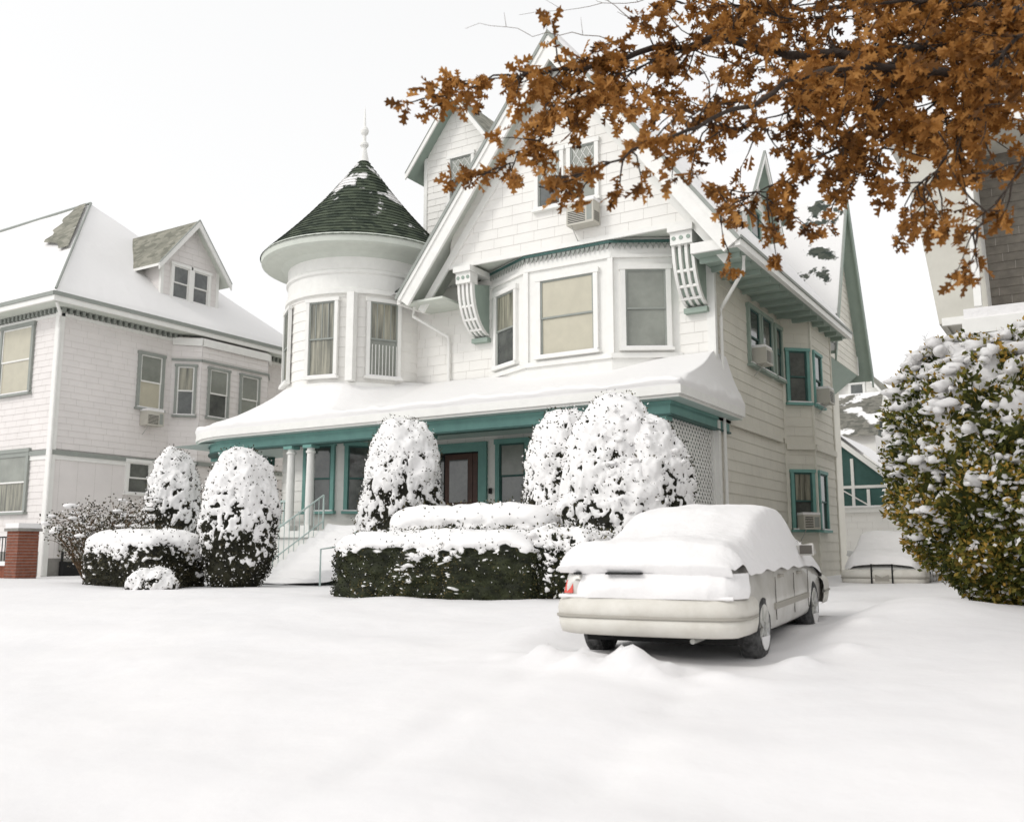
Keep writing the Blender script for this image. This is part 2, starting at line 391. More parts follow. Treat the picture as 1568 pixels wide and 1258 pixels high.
# bay
BP = [(-13.75, 21.2), (-12.15, 20.38), (-9.75, 20.38), (-8.30, 21.2)]
for i in range(3):
    f, l = frame2(BP[i], BP[i + 1])
    f.box(W_, 0, l, 5.9, 6.35, -.1, .0, TRIM); f.box(W_, 0, l, 6.35, 9.29, -.1, 0, TRIM)
    f.box(T_, -.02, l + .02, 6.28, 6.40, 0, .07, TRIM); f.box(T_, -.02, l + .02, 8.78, 8.86, 0, .06, TRIM)
    f.box(T_, -.03, l + .03, 9.14, 9.21, 0, .10, TEALD)
    k = int(l / .13)
    for q in range(k):
        a = q * l / k; w = l / k
        T_.prism([f.P(a + .005, 9.14, .05), f.P(a + w - .005, 9.14, .05), f.P(a + w / 2, 8.99, .05)], f.P(0, 0, .03) - f.P(0, 0, 0), TRIMG)
    ww = (.92, 1.50, .98)[i]
    window(WN, f, l / 2 + (-.08, 0, .0)[i], 6.52, ww, 1.95, cas=TRIM, sash=TRIMG, up=(CURT, BLIND, BLINDG)[i], lo=(GLASS, BLIND, BLINDG)[i], cw=.12)
for x, y in BP[1:3]: T_.box(x - .07, x + .07, y - .05, y + .08, 6.4, 8.78, TRIM)
for a, b in ((-14.4, -13.8), (-8.3, -7.75)):
    FX.box(T_, a, b, 9.14, 9.21, 0, .10, TEALD)
# brackets
def bracket(x0, x1):
    w = x1 - x0
    T_.box(x0 - .04, x1 + .04, 20.12, 21.2, 9.06, 9.215, TRIM)
    T_.box(x0, x1, 20.2, 20.55, 8.76, 9.055, TRIM)
    for k in range(3):
        cx = x0 + w * (k + .5) / 3
        T_.tube([(cx, 20.199, 8.91), (cx, 20.185, 8.91)], .05, SOFF, 12)
    for k in range(4):
        a = x0 + k * (w - .07) / 3
        pts_o = [(a, 20.28 + .90 * (1 - cos(t_ * pi / 20)), 8.76 - 1.3 * sin(t_ * pi / 20)) for t_ in range(11)]
        pts_i = [(a, q[1] + .13, q[2] + .02) for q in pts_o]
        for j in range(10):
            T_.hexa([pts_o[j], (a + .07, *pts_o[j][1:]), (a + .07, *pts_i[j][1:]), pts_i[j], pts_o[j + 1], (a + .07, *pts_o[j + 1][1:]), (a + .07, *pts_i[j + 1][1:]), pts_i[j + 1]], TRIM)
    for j in (3, 5, 7):
        q = (20.28 + .90 * (1 - cos(j * pi / 20)), 8.76 - 1.3 * sin(j * pi / 20)); T_.box(x0 + .01, x1 - .01, q[0] + .012, q[0] + .1, q[1] - .03, q[1] + .03, TRIM)
    pb = [(x0 + .04, 20.40 + .80 * (1 - cos(t_ * pi / 20)), 8.74 - 1.25 * sin(t_ * pi / 20)) for t_ in range(11)]
    T_.prism([(x0 + .03, 21.2, 8.9)] + [(x0 + .03, q[1], q[2]) for q in pb], (w - .06, 0, 0), SOFF)
    T_.box(x0 - .02, x1 + .02, 21.0, 21.2, 7.3, 7.42, SOFF)
bracket(-14.25, -13.78); bracket(-8.12, -7.58)
# side windows
window(WN, FS, 24.25, 6.5, .8, 1.5, cas=SOFF, sash=TEALD, up=GLASS, lo=GLASS); window(WN, FS, 25.35, 6.5, .8, 1.5, cas=SOFF, sash=TEALD)
acunit(WN, FS, 24.3, 6.52, .6, .42)
window(WN, FS, 26.45, 6.5, .5, 1.45, cas=SOFF, sash=TEALD)
# side bay
BS = [(-7.5, 26.9), (-6.85, 27.5), (-6.85, 29.9), (-7.5, 30.3)]
for i in range(3):
    f, l = frame2(BS[i], BS[i + 1])
    clap(W_, f, 0, l, .9, 8.36, WALLS); f.box(W_, 0, l, .6, 8.35, -.15, -.005, WALLS)
    f.box(T_, 0, l, 4.55, 4.72, 0, .1, WALLS); f.box(T_, -.03, .06, .9, 8.3, 0, .05, WALLS)
    if i == 0:
        window(WN, f, .46, 5.9, .55, 1.5, cas=TEAL, sash=TEALD, cw=.09); window(WN, f, .46, 2.3, .55, 1.6, cas=TEAL, sash=TEALD, up=CURT, cw=.09); acunit(WN, f, .5, 2.3, .5, .4)
    if i == 1:
        window(WN, f, .6, 5.9, .75, 1.5, cas=TEAL, sash=TEALD, cw=.09); window(WN, f, .6, 2.3, .75, 1.6, cas=TEAL, sash=TEALD, cw=.09); acunit(WN, f, .7, 5.95, .6, .42)
# turret
TC = (-18.35, 21.1); TR = 2.08
W_.lathe(TC, [(TR, .6), (TR, 4.7), (TR, 8.75)], WALL, 64)
h = 2.2
while h < 9.0:
    W_.lathe(TC, [(TR + .001, h), (TR + .02, h), (TR + .002, h + .28)], WALL, 64); h += .28
T_.lathe(TC, [(TR, 8.72), (TR + .10, 8.74), (TR + .10, 8.86), (TR + .04, 8.9), (TR + .03, 9.3), (TR + .09, 9.34), (TR + .09, 9.42), (TR + .05, 9.46), (TR + .05, 10.0)], TRIM, 64)
T_.lathe(TC, [(TR, 6.10), (TR + .09, 6.12), (TR + .09, 6.24), (TR, 6.26)], TRIM, 64)
T_.lathe(TC, [(TR + .03, 9.78), (TR + .25, 9.90), (2.80, 9.96), (2.90, 10.0), (2.92, 10.18), (2.88, 10.24)], SOFFW, 64)
for deg, up, lo in ((-126, CURT, CURT), (-78, CURT, CURT), (-31, CURT, BLINDG), (-175, GLASS, GLASS)):
    a = radians(deg); f = Fr(TC[0] + (TR - .0) * cos(a), TC[1] + (TR - .0) * sin(a), a + pi / 2)
    window(WN, f, 0, 6.42, .80, 2.1, cas=TRIM, sash=TRIMG, up=up, lo=lo, cw=.10, mull=3)
    if deg == -31:
        for k in range(8): f.box(T_, -.36 + k * .1, -.345 + k * .1, 6.3, 7.3, .13, .145, TRIM)
    if deg == -78: f.box(T_, .78, 1.0, 6.26, 8.72, -.12, .10, TRIM)
for deg in (-77, -45):
    a = radians(deg); f = Fr(TC[0] + TR * cos(a), TC[1] + TR * sin(a), a + pi / 2)
    window(WN, f, 0, 2.75, .75, 1.75, cas=TEAL, sash=TEALD, cw=.10)
# cone, stepped shingle courses with bell-cast
prof = []; NC = 27; CR = 2.95
crad = lambda t: max(CR * (1 - t) - .20 * sin(pi * t) * (1 - .3 * t), .02)
for i in range(NC):
    t = i / NC; z = 10.16 + 3.5 * t; t2 = (i + 1) / NC
    prof.append((crad(t) + .0, z)); prof.append((crad(t2) - .004, z + 3.5 / NC * .985)); prof.append((crad(t2), z + 3.5 / NC * .99))
    if i < NC - 1: prof.append((crad(t2) + .026, 10.16 + 3.5 * t2 - .002))
RF.lathe(TC, prof, GRN, 72)
T_.lathe(TC, [(.16, 13.45), (.10, 13.75), (.07, 13.9), (.13, 13.98), (.13, 14.05), (.06, 14.12), (.05, 14.3), (.11, 14.38), (.13, 14.46), (.10, 14.55), (.045, 14.62), (.03, 14.85), (.018, 15.1), (.0, 15.3)], TRIM, 16)
# secondary roof behind the turret
A_ = [(-22.0, 21.6, 9.0), (-14.0, 21.0, 9.0), (-13.0, 26.5, 14.3), (-17.5, 26.5, 14.3)]
RF.poly(A_, GRN2); RF.poly([(-22.0, 21.6, 9), (-17.5, 26.5, 14.3), (-17.5, 30, 14.3), (-22, 37, 9)], GRN2)
RF.box(-17.5, -11.5, 26.4, 30.5, 9, 14.25, GRN2)
# low dark roof return in the angle between turret and gable
RF.poly([(-16.9, 20.2, 8.75), (-15.75, 20.0, 8.75), (-15.2, 21.6, 10.2), (-16.6, 22.2, 10.4)], GRN2)
FD = Fr(0, 23.6, 0)
dormer((W_, RF, T_), FD, -16.55, 2.6, 10.5, 14.35, 16.05, 4.5, WALL, GRYD, SOFF, TRIM, ov=.5, fo=.45, bw=.12)
window(WN, FD, -16.45, 12.6, .8, 1.5, cas=TRIM, sash=TRIMG, up=BLINDG, lo=GLASS, diamond=True)
# right dormer
FRD = Fr(-7.9, 0, pi / 2)
dormer((W_, RF, T_), FRD, 26.2, 2.5, 8.9, 11.4, 13.1, 3.2, WALL, SNOWR, SOFF, TRIM, ov=.35, fo=.35, bw=.14, snowth=.12)
window(WN, FRD, 26.0, 9.9, .85, 1.5, cas=SOFF, sash=TEALD)
# rear cross gable
FCG = Fr(-7.35, 0, pi / 2)
dormer((W_, RF, T_), FCG, 33.9, 5.0, 8.2, 8.9, 14.2, 4.2, WALLS, PATCH, SOFF, SOFF, ov=.42, fo=.45, bw=.3)
W_.poly([(-7.35, 31.4, 8.2), (-7.35, 36.4, 8.2), (-8.4, 36.4, 7.4), (-8.4, 31.4, 7.4)], SOFF)
RF.box(CX - .12, CX + .12, Y0 - .02, Y1, ZP - .02, ZP + .1, SNOWF)

# porch -------------------------------------------------------------
def porch_line(off, n=40):
    """eave/beam line; off = set-back from the eave"""
    pts = [(-7.05 - off, 22.0 - (4.1 - off) * i / 6) for i in range(7)]
    x1 = -20.3
    pts += [(-7.05 - off + (x1 + 7.05 + off) * i / 24, 17.9 + off) for i in range(1, 25)]
    r = 3.3 - off
    pts += [(x1 + r * cos(-pi / 2 - i / 16 * pi * .62), 21.2 + r * sin(-pi / 2 - i / 16 * pi * .62)) for i in range(1, 17)]
    return pts
E = porch_line(0)
def strip(mb, line, z0, z1, m, d=0):
    mb.grid([[(x, y, z0) for x, y in line], [(x, y, z1) for x, y in line]], m)
strip(PO, E, 4.84, 5.02, TRIM)
E1 = porch_line(.06); strip(PO, E1, 4.78, 4.85, TRIM); PO.grid([[(x, y, 4.84) for x, y in E], [(x, y, 4.842) for x, y in E1]], TRIM)
E2 = porch_line(.40); PO.grid([[(x, y, 4.78) for x, y in E1], [(x, y, 4.78) for x, y in E2]], PALE)
strip(PO, E2, 4.46, 4.78, TEAL)
E3 = porch_line(.36); strip(PO, E3, 4.46, 4.50, TEALD); strip(PO, E3, 4.70, 4.775, TEAL)
E4 = porch_line(.66); PO.grid([[(x, y, 4.462) for x, y in E3], [(x, y, 4.46) for x, y in E4]], TEALD); strip(PO, E4, 4.46, 4.78, TEALD)
PO.poly([(-7.6, 18.4, 4.74), (-23.2, 18.4, 4.74), (-23.2, 22.4, 4.74), (-7.6, 22.4, 4.74)], PALE)
FLo = porch_line(.35)
PO.poly([(x, y, 2.22) for x, y in FLo], METAL); strip(PO, FLo, 2.05, 2.22, TRIM); strip(PO, porch_line(.42), .6, 2.06, TRIM)
# roof snow blanket
rows = []
n = len(E); inn = []
for i, (x, y) in enumerate(E):
    if i < 7: q = (-7.48, max(y, 21.15))
    elif x > -16.3: q = (min(x, -7.5), 21.15)
    else:
        a = atan2(y - TC[1], x - TC[0]); q = (TC[0] + 2.0 * cos(a), TC[1] + 2.0 * sin(a))
    inn.append(q)
prof2 = [(0, .0), (0.0, .05), (-.012, .12), (.0, .19), (.03, .235), (.08, .27), (.2, .34), (.35, .47), (.5, .63), (.65, .81), (.8, 1.03), (.9, 1.2), (1., 1.33)]
EE, II = [], []
for i in range(n - 1):
    for k in range(5):
        t = k / 5.; EE.append((E[i][0] + (E[i + 1][0] - E[i][0]) * t, E[i][1] + (E[i + 1][1] - E[i][1]) * t)); II.append((inn[i][0] + (inn[i + 1][0] - inn[i][0]) * t, inn[i][1] + (inn[i + 1][1] - inn[i][1]) * t))
for s, dz in prof2:
    row = []
    for (ex, ey), (ix, iy) in zip(EE, II):
        x = ex + (ix - ex) * s; y = ey + (iy - ey) * s
        z = 5.02 + dz * (1 if s > .1 else (.8 + .45 * nz(x * 1.1, y * 1.1, 2.) + .25 * nz(x * 4, y * 4, 7)))
        z += .035 * nz(x * 1.2, y * 1.2, 8) if 0.05 < s else 0
        row.append((x, y, z))
    rows.append(row)
SN.grid(rows, SNOWR)
def column(x, y, z0=2.22, z1=4.46, r=.115):
    PO.lathe((x, y), [(r * 1.0, z0 + .14), (r * 1.0, z0 + .3), (r * .98, z0 + 1), (r * .86, z1 - .22), (r * 1.15, z1 - .2), (r * 1.15, z1 - .16), (r * .9, z1 - .14), (r * .9, z1 - .08)], TRIM, 20)
    PO.box(x - r * 1.35, x + r * 1.35, y - r * 1.35, y + r * 1.35, z0, z0 + .14, TRIM); PO.box(x - r * 1.35, x + r * 1.35, y - r * 1.35, y + r * 1.35, z1 - .08, z1 + .0, TEAL)
for x, y in ((-18.3, 18.42), (-17.6, 18.42), (-20.4, 18.42), (-20.9, 18.5), (-22.6, 19.7), (-13.75, 18.42), (-10.2, 18.42), (-7.68, 18.45)): column(x, y)
for x0, x1 in ((-22.3, -18.4), ):
    PO.box(x0, x1, 18.40, 18.46, 2.98, 3.04, PALE); PO.box(x0, x1, 18.40, 18.46, 2.36, 2.41, PALE)
    k = int((x1 - x0) / .13)
    for i in range(k): PO.box(x0 + i * .13, x0 + i * .13 + .035, 18.41, 18.445, 2.41, 2.98, PALE)
# lattice on the right side
FLt = Fr(-7.6, 0, pi / 2)
FLt.box(PO, 18.35, 18.47, 1.0, 4.78, -.05, .06, TRIM); FLt.box(PO, 21.08, 21.2, 1.0, 4.78, -.05, .06, TRIM); FLt.box(PO, 18.4, 21.2, 4.6, 4.72, -.03, .06, TRIM)
FLt.box(PO, 18.4, 21.2, 1.0, 4.6, -.32, -.3, SOFF)
for s in (-1, 1):
    c = -4.
    while c < 7:
        a0, a1 = 18.47, 21.08
        lo, hi = 1.1, 4.6
        f_ = lambda a: 2.0 + s * (a - 19.8) + c
        if s > 0: aa0 = max(a0, 19.8 + (lo - 2 - c)); aa1 = min(a1, 19.8 + (hi - 2 - c))
        else: aa0 = max(a0, 19.8 - (hi - 2 - c)); aa1 = min(a1, 19.8 - (lo - 2 - c))
        if aa1 - aa0 > .05:
            t = .036; dd = .012 if s > 0 else .022
            PO.hexa([FLt.P(aa0, f_(aa0) - t, dd), FLt.P(aa1, f_(aa1) - t, dd), FLt.P(aa1, f_(aa1) - t, dd - .01), FLt.P(aa0, f_(aa0) - t, dd - .01),
                     FLt.P(aa0, f_(aa0) + t, dd), FLt.P(aa1, f_(aa1) + t, dd), FLt.P(aa1, f_(aa1) + t, dd - .01), FLt.P(aa0, f_(aa0) + t, dd - .01)], TRIM)
        c += .17
# door and porch windows
FX.box(WN, -15.75, -15.5, 2.22, 4.6, 0, .1, TEAL); FX.box(WN, -14.1, -13.85, 2.22, 4.6, 0, .1, TEAL); FX.box(WN, -15.5, -14.1, 4.35, 4.6, 0, .1, TEAL)
FX.box(WN, -15.5, -14.1, 2.22, 4.35, .0, .03, DARK)
FX.box(WN, -15.2, -14.3, 2.24, 4.3, .03, .07, DOOR); FX.box(WN, -15.05, -14.45, 3.0, 4.15, .07, .08, GLASS); FX.box(WN, -15.05, -14.45, 2.35, 2.85, .07, .09, DOOR)
FX.box(WN, -15.45, -15.25, 2.5, 4.25, .03, .06, GLASS); FX.box(WN, -14.27, -14.12, 2.24, 4.3, .03, .09, DOOR)
FX.box(WN, -13.78, -13.70, 3.2, 3.35, .03, .08, DARK)
for a, w in ((-13.05, .78), (-11.1, .8), (-9.2, .8)):
    window(WN, FX, a, 2.8, w, 1.7, cas=TEAL, sash=TEALD, up=BLINDG, snow=False, cw=.13)
FX.box(PO, -12.2, -12.05, 2.3, 4.7, .03, .1, TEAL)
# steps
STP = MB()
for i in range(7):
    z = 2.22 - (i + 1) * .18; y1 = 18.25 - i * .32
    STP.box(-16.75, -14.2, y1 - .32, y1, .6, z, PALE)
rows = []
for j in range(50):
    y = 18.3 - 3.1 * j / 49; row = []
    for a in range(26):
        x = -16.72 + 2.5 * a / 25
        z = 2.22 - .5625 * max(0, 18.25 - y) + .10
        z = max(z, .98) + .05 * sin((18.25 - y) / .32 * 2 * pi) * sm(.9, 1.2, z) + .03 * nz(x * 2, y * 3, 1) + .06 * (abs(a - 12.5) / 12.5) ** 3
        row.append((x, y, z))
    rows.append(row)
STP.grid(rows, SNOWF)
for x in (-16.8, -14.15):
    STP.tube([(x, 18.1, 3.1), (x, 15.75, 1.78)], .022, PALE, 6); STP.tube([(x, 18.1, 2.45), (x, 15.75, 1.12)], .016, PALE, 6)
    for i in range(15):
        t = i / 14; y = 18.1 - 2.35 * t; z = 3.1 - 1.32 * t
        STP.tube([(x, y, z), (x, y, z - .85)], .026 if i in (0, 14) else .010, PALE, 5)
    STP.tube([(x, 15.75, 1.78), (x, 15.2, 1.72), (x, 15.2, .7)], .022, PALE, 6)
STP.box(-17.0, -16.85, 15.0, 18.0, .6, 1.25, PALE)
for a, b in ((W_, 'walls'), (T_, 'trim'), (WN, 'windows'), (RF, 'roof'), (PO, 'porch'), (STP, 'front_steps')): a.done(b, house)
SN.done('roof_snow', house, smooth=True)

# ------------------------------------------------------------------ left neighbour
lh = empty('neighbour_house_hip_roof', (-33, 22, .9))
W2, T2, N2, R2 = MB(), MB(), MB(), MB()
LF = Fr(0, 17.1, 0); LS = Fr(-27, 0, pi / 2)
clap(W2, LF, -44, -27, 4.8, 9.1, WALLL, course=.2); clap(W2, LF, -44, -27, 1.7, 4.65, WALLL, course=.2)
clap(W2, LS, 17.1, 27, 4.8, 9.1, WALLL, course=.2); clap(W2, LS, 17.1, 27, 1.5, 4.6, WALLL, course=3.1)
LF.box(W2, -44, -27.02, .5, 1.7, -.3, .02, STONE); LS.box(W2, 17.12, 27, .5, 1.5, -.3, .02, STONE)
W2.box(-44, -27.02, 17.12, 27, .5, 9.1, WALLL)
for f, a0, a1 in ((LF, -44, -26.98), (LS, 17.08, 27)):
    f.box(T2, a0, a1, 4.62, 4.76, 0, .08, TRIMG); f.box(T2, a0, a1, 4.48, 4.62, 0, .04, TRIM)
    f.box(T2, a0, a1, 8.92, 9.02, 0, .06, TRIM)
    a = a0
    while a < a1: f.box(T2, a, a + .10, 9.03, 9.2, 0, .14, TRIMG); a += .22
T2.box(-27.12, -26.94, 17.0, 17.2, .9, 9.1, TRIM)
LB = [(-27, 21.3), (-26.3, 22.0), (-26.3, 25.1), (-27, 25.8)]
for i in range(3):
    f, l = frame2(LB[i], LB[i + 1]); clap(W2, f, 0, l, 1, 9.1, WALLL, course=.2); f.box(W2, 0, l, .5, 9.1, -.2, -.004, WALLL)
    f.box(T2, 0, l, 8.25, 8.33, 0, .06, TRIMG); f.box(T2, 0, l, 8.8, 9.05, 0, .10, TRIM); f.box(T2, 0, l, 4.62, 4.76, 0, .08, TRIMG)
    if i == 0: window(N2, f, l / 2, 6.35, .55, 1.7, cas=TRIMG, sash=TRIM, up=CURT, lo=GLASS, cw=.08)
    if i == 1:
        window(N2, f, .75, 6.35, .80, 1.7, cas=TRIMG, sash=TRIM, up=BLINDG, lo=GLASS, cw=.08); window(N2, f, 2.2, 6.35, .80, 1.7, cas=TRIMG, sash=TRIM, up=BLINDG, lo=BLINDG, cw=.08)
window(N2, LS, 20.45, 6.45, .85, 1.8, cas=TRIMG, sash=TRIM, up=BLINDG, lo=BLIND, cw=.10); acunit(N2, LS, 20.45, 5.85, .66, .48)
window(N2, LS, 20.2, 3.6, .8, 1.0, cas=TRIM, sash=TRIM, up=GLASS, lo=GLASS); window(N2, LS, 23.0, 3.0, .8, 1.3, cas=TRIM, sash=TRIM)
window(N2, LF, -29.2, 6.65, 1.6, 2.15, cas=TRIMG, sash=TRIM, up=BLIND, lo=BLIND, cw=.12)
window(N2, LF, -28.95, 2.9, 1.55, 1.85, cas=TRIMG, sash=TRIM, up=BLINDG, lo=CURT, cw=.12)
LF.box(N2, -27.9, -27.3, .85, 1.45, .02, .05, DARK); LS.box(N2, 17.6, 18.3, .95, 1.4, .02, .05, DARK)
# eaves and hip roof
ex, ey, eb, ez = -26.35, 16.45, 27.6, 9.36
T2.box(-44.5, ex, ey, eb, 9.2, 9.26, SOFFW)
T2.box(-44.5, ex, ey - .08, ey, 9.18, 9.40, TRIM); T2.box(ex, ex + .08, ey - .08, eb, 9.18, 9.40, TRIM)
T2.box(-44.5, ex + .1, ey - .12, ey - .08, 9.34, 9.46, TRIMG); T2.box(ex + .08, ex + .12, ey - .12, eb, 9.34, 9.46, TRIMG)
rx, ry, rz = -33.3, 22.0, 15.3
def lroof(a, b, c, d, m, k=20):
    rows = []
    for i in range(k + 1):
        row = []
        for j in range(k + 1):
            u, v = i / k, j / k
            p = Vector(a).lerp(Vector(b), u).lerp(Vector(d).lerp(Vector(c), u), v)
            p.z += .10 + .07 * nz(p.x * .5, p.y * .5, 6) + (.0 if v > .02 else -.08); row.append(p)
        rows.append(row)
    R2.grid(rows, m)
lroof((-44.5, ey, ez), (ex, ey, ez), (rx, ry, rz), (-44.5, ry, rz), SNOWR)
lroof((ex, ey, ez), (ex, eb, ez), (rx, ry, rz), (rx, ry, rz), SNOWR)
R2.poly([(-44.5, ry, rz), (rx, ry, rz), (ex, eb, ez), (-44.5, eb, ez)], SNOWR)
hipd = Vector((rx - ex, ry - ey, rz - ez))
def hpf(u, v, w=0):
    p = Vector((ex, ey, ez)) + hipd * u; p.x -= v; p.z += .24; p.y -= .03; return p
k = 16
R2.grid([[hpf(.42 + .56 * i / k, .25 + j / 8 * (1.5 + .9 * nz(i * .35, 3, 3)) * sin(pi * min(1, .12 + i / k * .8))) for j in range(9)] for i in range(k + 1)], GRYD)
T2.tube([Vector((ex, ey, ez + .2)), Vector((rx, ry, rz + .15))], .04, TRIMG, 6)
T2.tube([Vector((rx, ry, rz + .13)), Vector((-44.5, ry, rz + .13))], .06, TRIMG, 6)
FDl = Fr(-28.0, 0, pi / 2)
dormer((W2, R2, T2), FDl, 22.7, 2.5, 10.2, 12.2, 13.75, 3.6, WALLL, GRYD, SOFFW, TRIM, ov=.4, fo=.35, bw=.16)
window(N2, FDl, 22.25, 10.75, .68, 1.25, cas=TRIM, sash=TRIM, up=GLASS); window(N2, FDl, 23.15, 10.75, .68, 1.25, cas=TRIM, sash=TRIM, up=GLASS)
T2.tube([(-26.5, 16.6, 9.2), (-26.6, 16.8, 8.9), (-26.9, 17.0, 8.5), (-26.92, 17.02, 1.0)], .05, TRIM, 8)
T2.tube([(-26.85, 17.6, .9), (-26.85, 17.6, 1.9)], .04, DARK, 8); T2.box(-26.95, -26.75, 17.52, 17.68, 1.7, 1.95, METAL)
for a, b in ((W2, 'walls'), (T2, 'trim'), (N2, 'windows')): a.done(b, lh)
R2.done('roof', lh, smooth=False)
bp = MB(); bp.box(-25.95, -25.4, 15.3, 15.9, .7, 2.25, BRICK); bp.box(-26.01, -25.34, 15.24, 15.96, 2.25, 2.33, STONE); bp.box(-25.99, -25.36, 15.26, 15.94, 2.33, 2.47, SNOWF)
bp.box(-28.5, -25.95, 15.5, 15.8, .7, 1.3, BRICK); bp.box(-28.5, -25.95, 15.45, 15.85, 1.3, 1.42, SNOWF)
for i in range(16): bp.box(-28.4 + i * .15, -28.38 + i * .15, 15.64, 15.66, 1.4, 2.1, DARK)
bp.box(-28.5, -25.95, 15.63, 15.67, 2.08, 2.12, DARK)
for i in range(17): bp.box(-25.953, -25.397, 15.297, 15.903, .80 + i * .085, .812 + i * .085, STONE)
bp.done('brick_gate_pier', None)

# ------------------------------------------------------------------ right neighbour (eave corner)
rh = empty('neighbour_house_shingled', (3, 22, .9)); B3 = MB()
RW = Fr(0, 19.3, 0)
clap(B3, RW, -1.7, 12, 4.9, 9.0, SHG, course=.16); B3.box(-1.7, 12, 19.32, 32, .5, 9.2, SHG); clap(B3, RW, -1.2, 12, .9, 4.9, WALL)
prof3 = [(0, 9.15), (.02, 8.95), (.12, 8.6), (.24, 7.9), (.36, 7.0), (.50, 5.75), (.62, 5.7)]
B3.grid([[(-2.75 + o * 1.0, 32, z), (-2.75 + o * 1.0, 18.1 + o * .7, z), (-1.55 + o * .25, 18.1 + o * .7, z)] for o, z in prof3], COVE)
B3.grid([[(-1.55 + o * .25, 18.1 + o * .7, z), (-1.55 + o * .25, 19.3, z)] for o, z in prof3], TRIM)
B3.poly([(-2.25, 18.45, 5.74), (-1.38, 18.45, 5.74), (-1.38, 32, 5.74), (-2.25, 32, 5.74)], COVE)
B3.box(-2.2, -1.38, 18.40, 18.45, 5.70, 5.84, TRIM)
B3.box(-1.62, -1.50, 18.02, 18.14, 5.9, 9.1, TRIM)
B3.box(-2.85, 12, 17.9, 32, 9.1, 9.3, TRIM); B3.poly([(-2.7, 18, 9.09), (12, 18, 9.09), (12, 19.4, 9.09), (-2.7, 19.4, 9.09)], COVE)
B3.poly([(-2.85, 17.9, 9.35), (12, 17.9, 9.35), (12, 24, 14), (3, 24, 14)], SNOWR); B3.poly([(-2.85, 17.9, 9.35), (3, 24, 14), (-2.85, 32, 9.35)], SNOWR)
B3.box(-1.75, 12, 17.2, 19.3, 5.25, 5.5, TRIM); B3.box(-1.65, 12, 17.3, 19.3, 4.6, 5.25, COVE); B3.box(-1.72, 12, 17.23, 19.3, 5.5, 5.68, SNOWF)
for xx in (-1.45, 1.5): B3.box(xx, xx + .25, 17.4, 17.65, .8, 4.6, TRIM)
FRu = Fr(0, 18.6, 0)
dormer((B3, B3, B3), FRu, 1.6, 4.6, 9.3, 10.6, 13.6, 4, WALL, SNOWR, SOFF, TRIM, ov=.5, fo=.5)
B3.done('walls_and_eaves', rh)

# ------------------------------------------------------------------ garage + distant houses
ga = empty('tudor_garage', (-9, 45, 1)); G = MB(); GF = Fr(0, 41.5, 0)
clap(G, GF, -14, -6.6, .8, 3.4, WALL); G.box(-14, -6.6, 41.52, 48, .8, 3.9, WALL)
GF.box(G, -14, -6.55, 3.35, 3.55, 0, .12, TRIM); GF.box(G, -14, -6.55, 3.55, 3.62, 0, .2, SNOWF)
GC, GZ = -9.3, 6.7
G.poly([GF.P(GC - 2.5, 3.55, 0), GF.P(-6.6, 3.55, 0), GF.P(-6.6, 4.3, 0), GF.P(GC, GZ - .2, 0), GF.P(GC - 2.5, 4.4, 0)], TEALD)
for a, b in (((GC - 2.2, 4.4), (GC, 6.4)), ((GC, 6.4), (-6.7, 4.2))):
    d = Vector((b[0] - a[0], b[1] - a[1])).normalized(); n_ = Vector((-d.y, d.x)) * .1
    G.hexa([GF.P(a[0] - n_.x, a[1] - n_.y, .35), GF.P(b[0] - n_.x, b[1] - n_.y, .35), GF.P(b[0] - n_.x, b[1] - n_.y, 0), GF.P(a[0] - n_.x, a[1] - n_.y, 0),
            GF.P(a[0] + n_.x, a[1] + n_.y, .35), GF.P(b[0] + n_.x, b[1] + n_.y, .35), GF.P(b[0] + n_.x, b[1] + n_.y, 0), GF.P(a[0] + n_.x, a[1] + n_.y, 0)], TRIM)
for a in (-10.4, -9.8, -9.3, -8.8, -8.2, -7.5, -6.7): GF.box(G, a - .06, a + .06, 3.6, 4.3 if abs(a + 9.3) > 1 else 5.6, .0, .06, TRIM)
for a, b, c_, d_ in ((-10.4, 3.6, -9.3, 4.3), (-9.3, 4.3, -8.2, 3.6)):
    G.poly([GF.P(a, b, .05), GF.P(a + .1, b, .05), GF.P(c_ + .1, d_, .05), GF.P(c_, d_, .05)], TRIM)
GF.box(G, -10.8, -6.6, 4.35, 4.47, 0, .055, TRIM)
G.poly([(GC, 41.1, GZ), (-6.2, 41.1, 4.0), (-6.2, 48, 4.0), (GC, 48, GZ)], SNOWR); G.poly([(GC, 41.1, GZ), (-12.4, 41.1, 4.0), (-12.4, 48, 4.0), (GC, 48, GZ)], SNOWR)
G.done('walls_and_roof', ga)
def farhouse(x, y, w, d, he, hp, m=GRYR, seed=0):
    e = empty('distant_house', (x, y, 1)); B = MB()
    f = Fr(0, y, 0)
    B.box(x - w / 2, x + w / 2, y + .02, y + d, .8, he, WALL)
    dormer((B, B, B), f, x, w, 1.0, he, hp, d, WALL, m, SOFF, TRIM, ov=.4, fo=.4)
    for k in (-1, 1):
        window(B, f, x + k * w * .22, he - 2, .9, 1.5, up=GLASS); window(B, f, x + k * w * .22, he - 5, .9, 1.5)
    window(B, f, x, he + .4, .8, 1.3)
    B.done('walls_and_roof', e)
farhouse(-12.6, 62, 4.6, 10, 10.6, 13.6, GRYD); farhouse(-20, 72, 9, 10, 8.5, 13); farhouse(-50, 75, 10, 10, 8.5, 13)
# low snowy shed roof between garage and far house
e = empty('rear_shed', (-11.5, 50, 1)); B = MB(); B.box(-15, -9.4, 50, 54, .8, 7.6, WALL); B.poly([(-15.2, 49.6, 7.5), (-9.2, 49.6, 7.5), (-9.6, 54, 10.4), (-15.2, 54, 10.4)], GRYR); B.done('walls_and_roof', e)

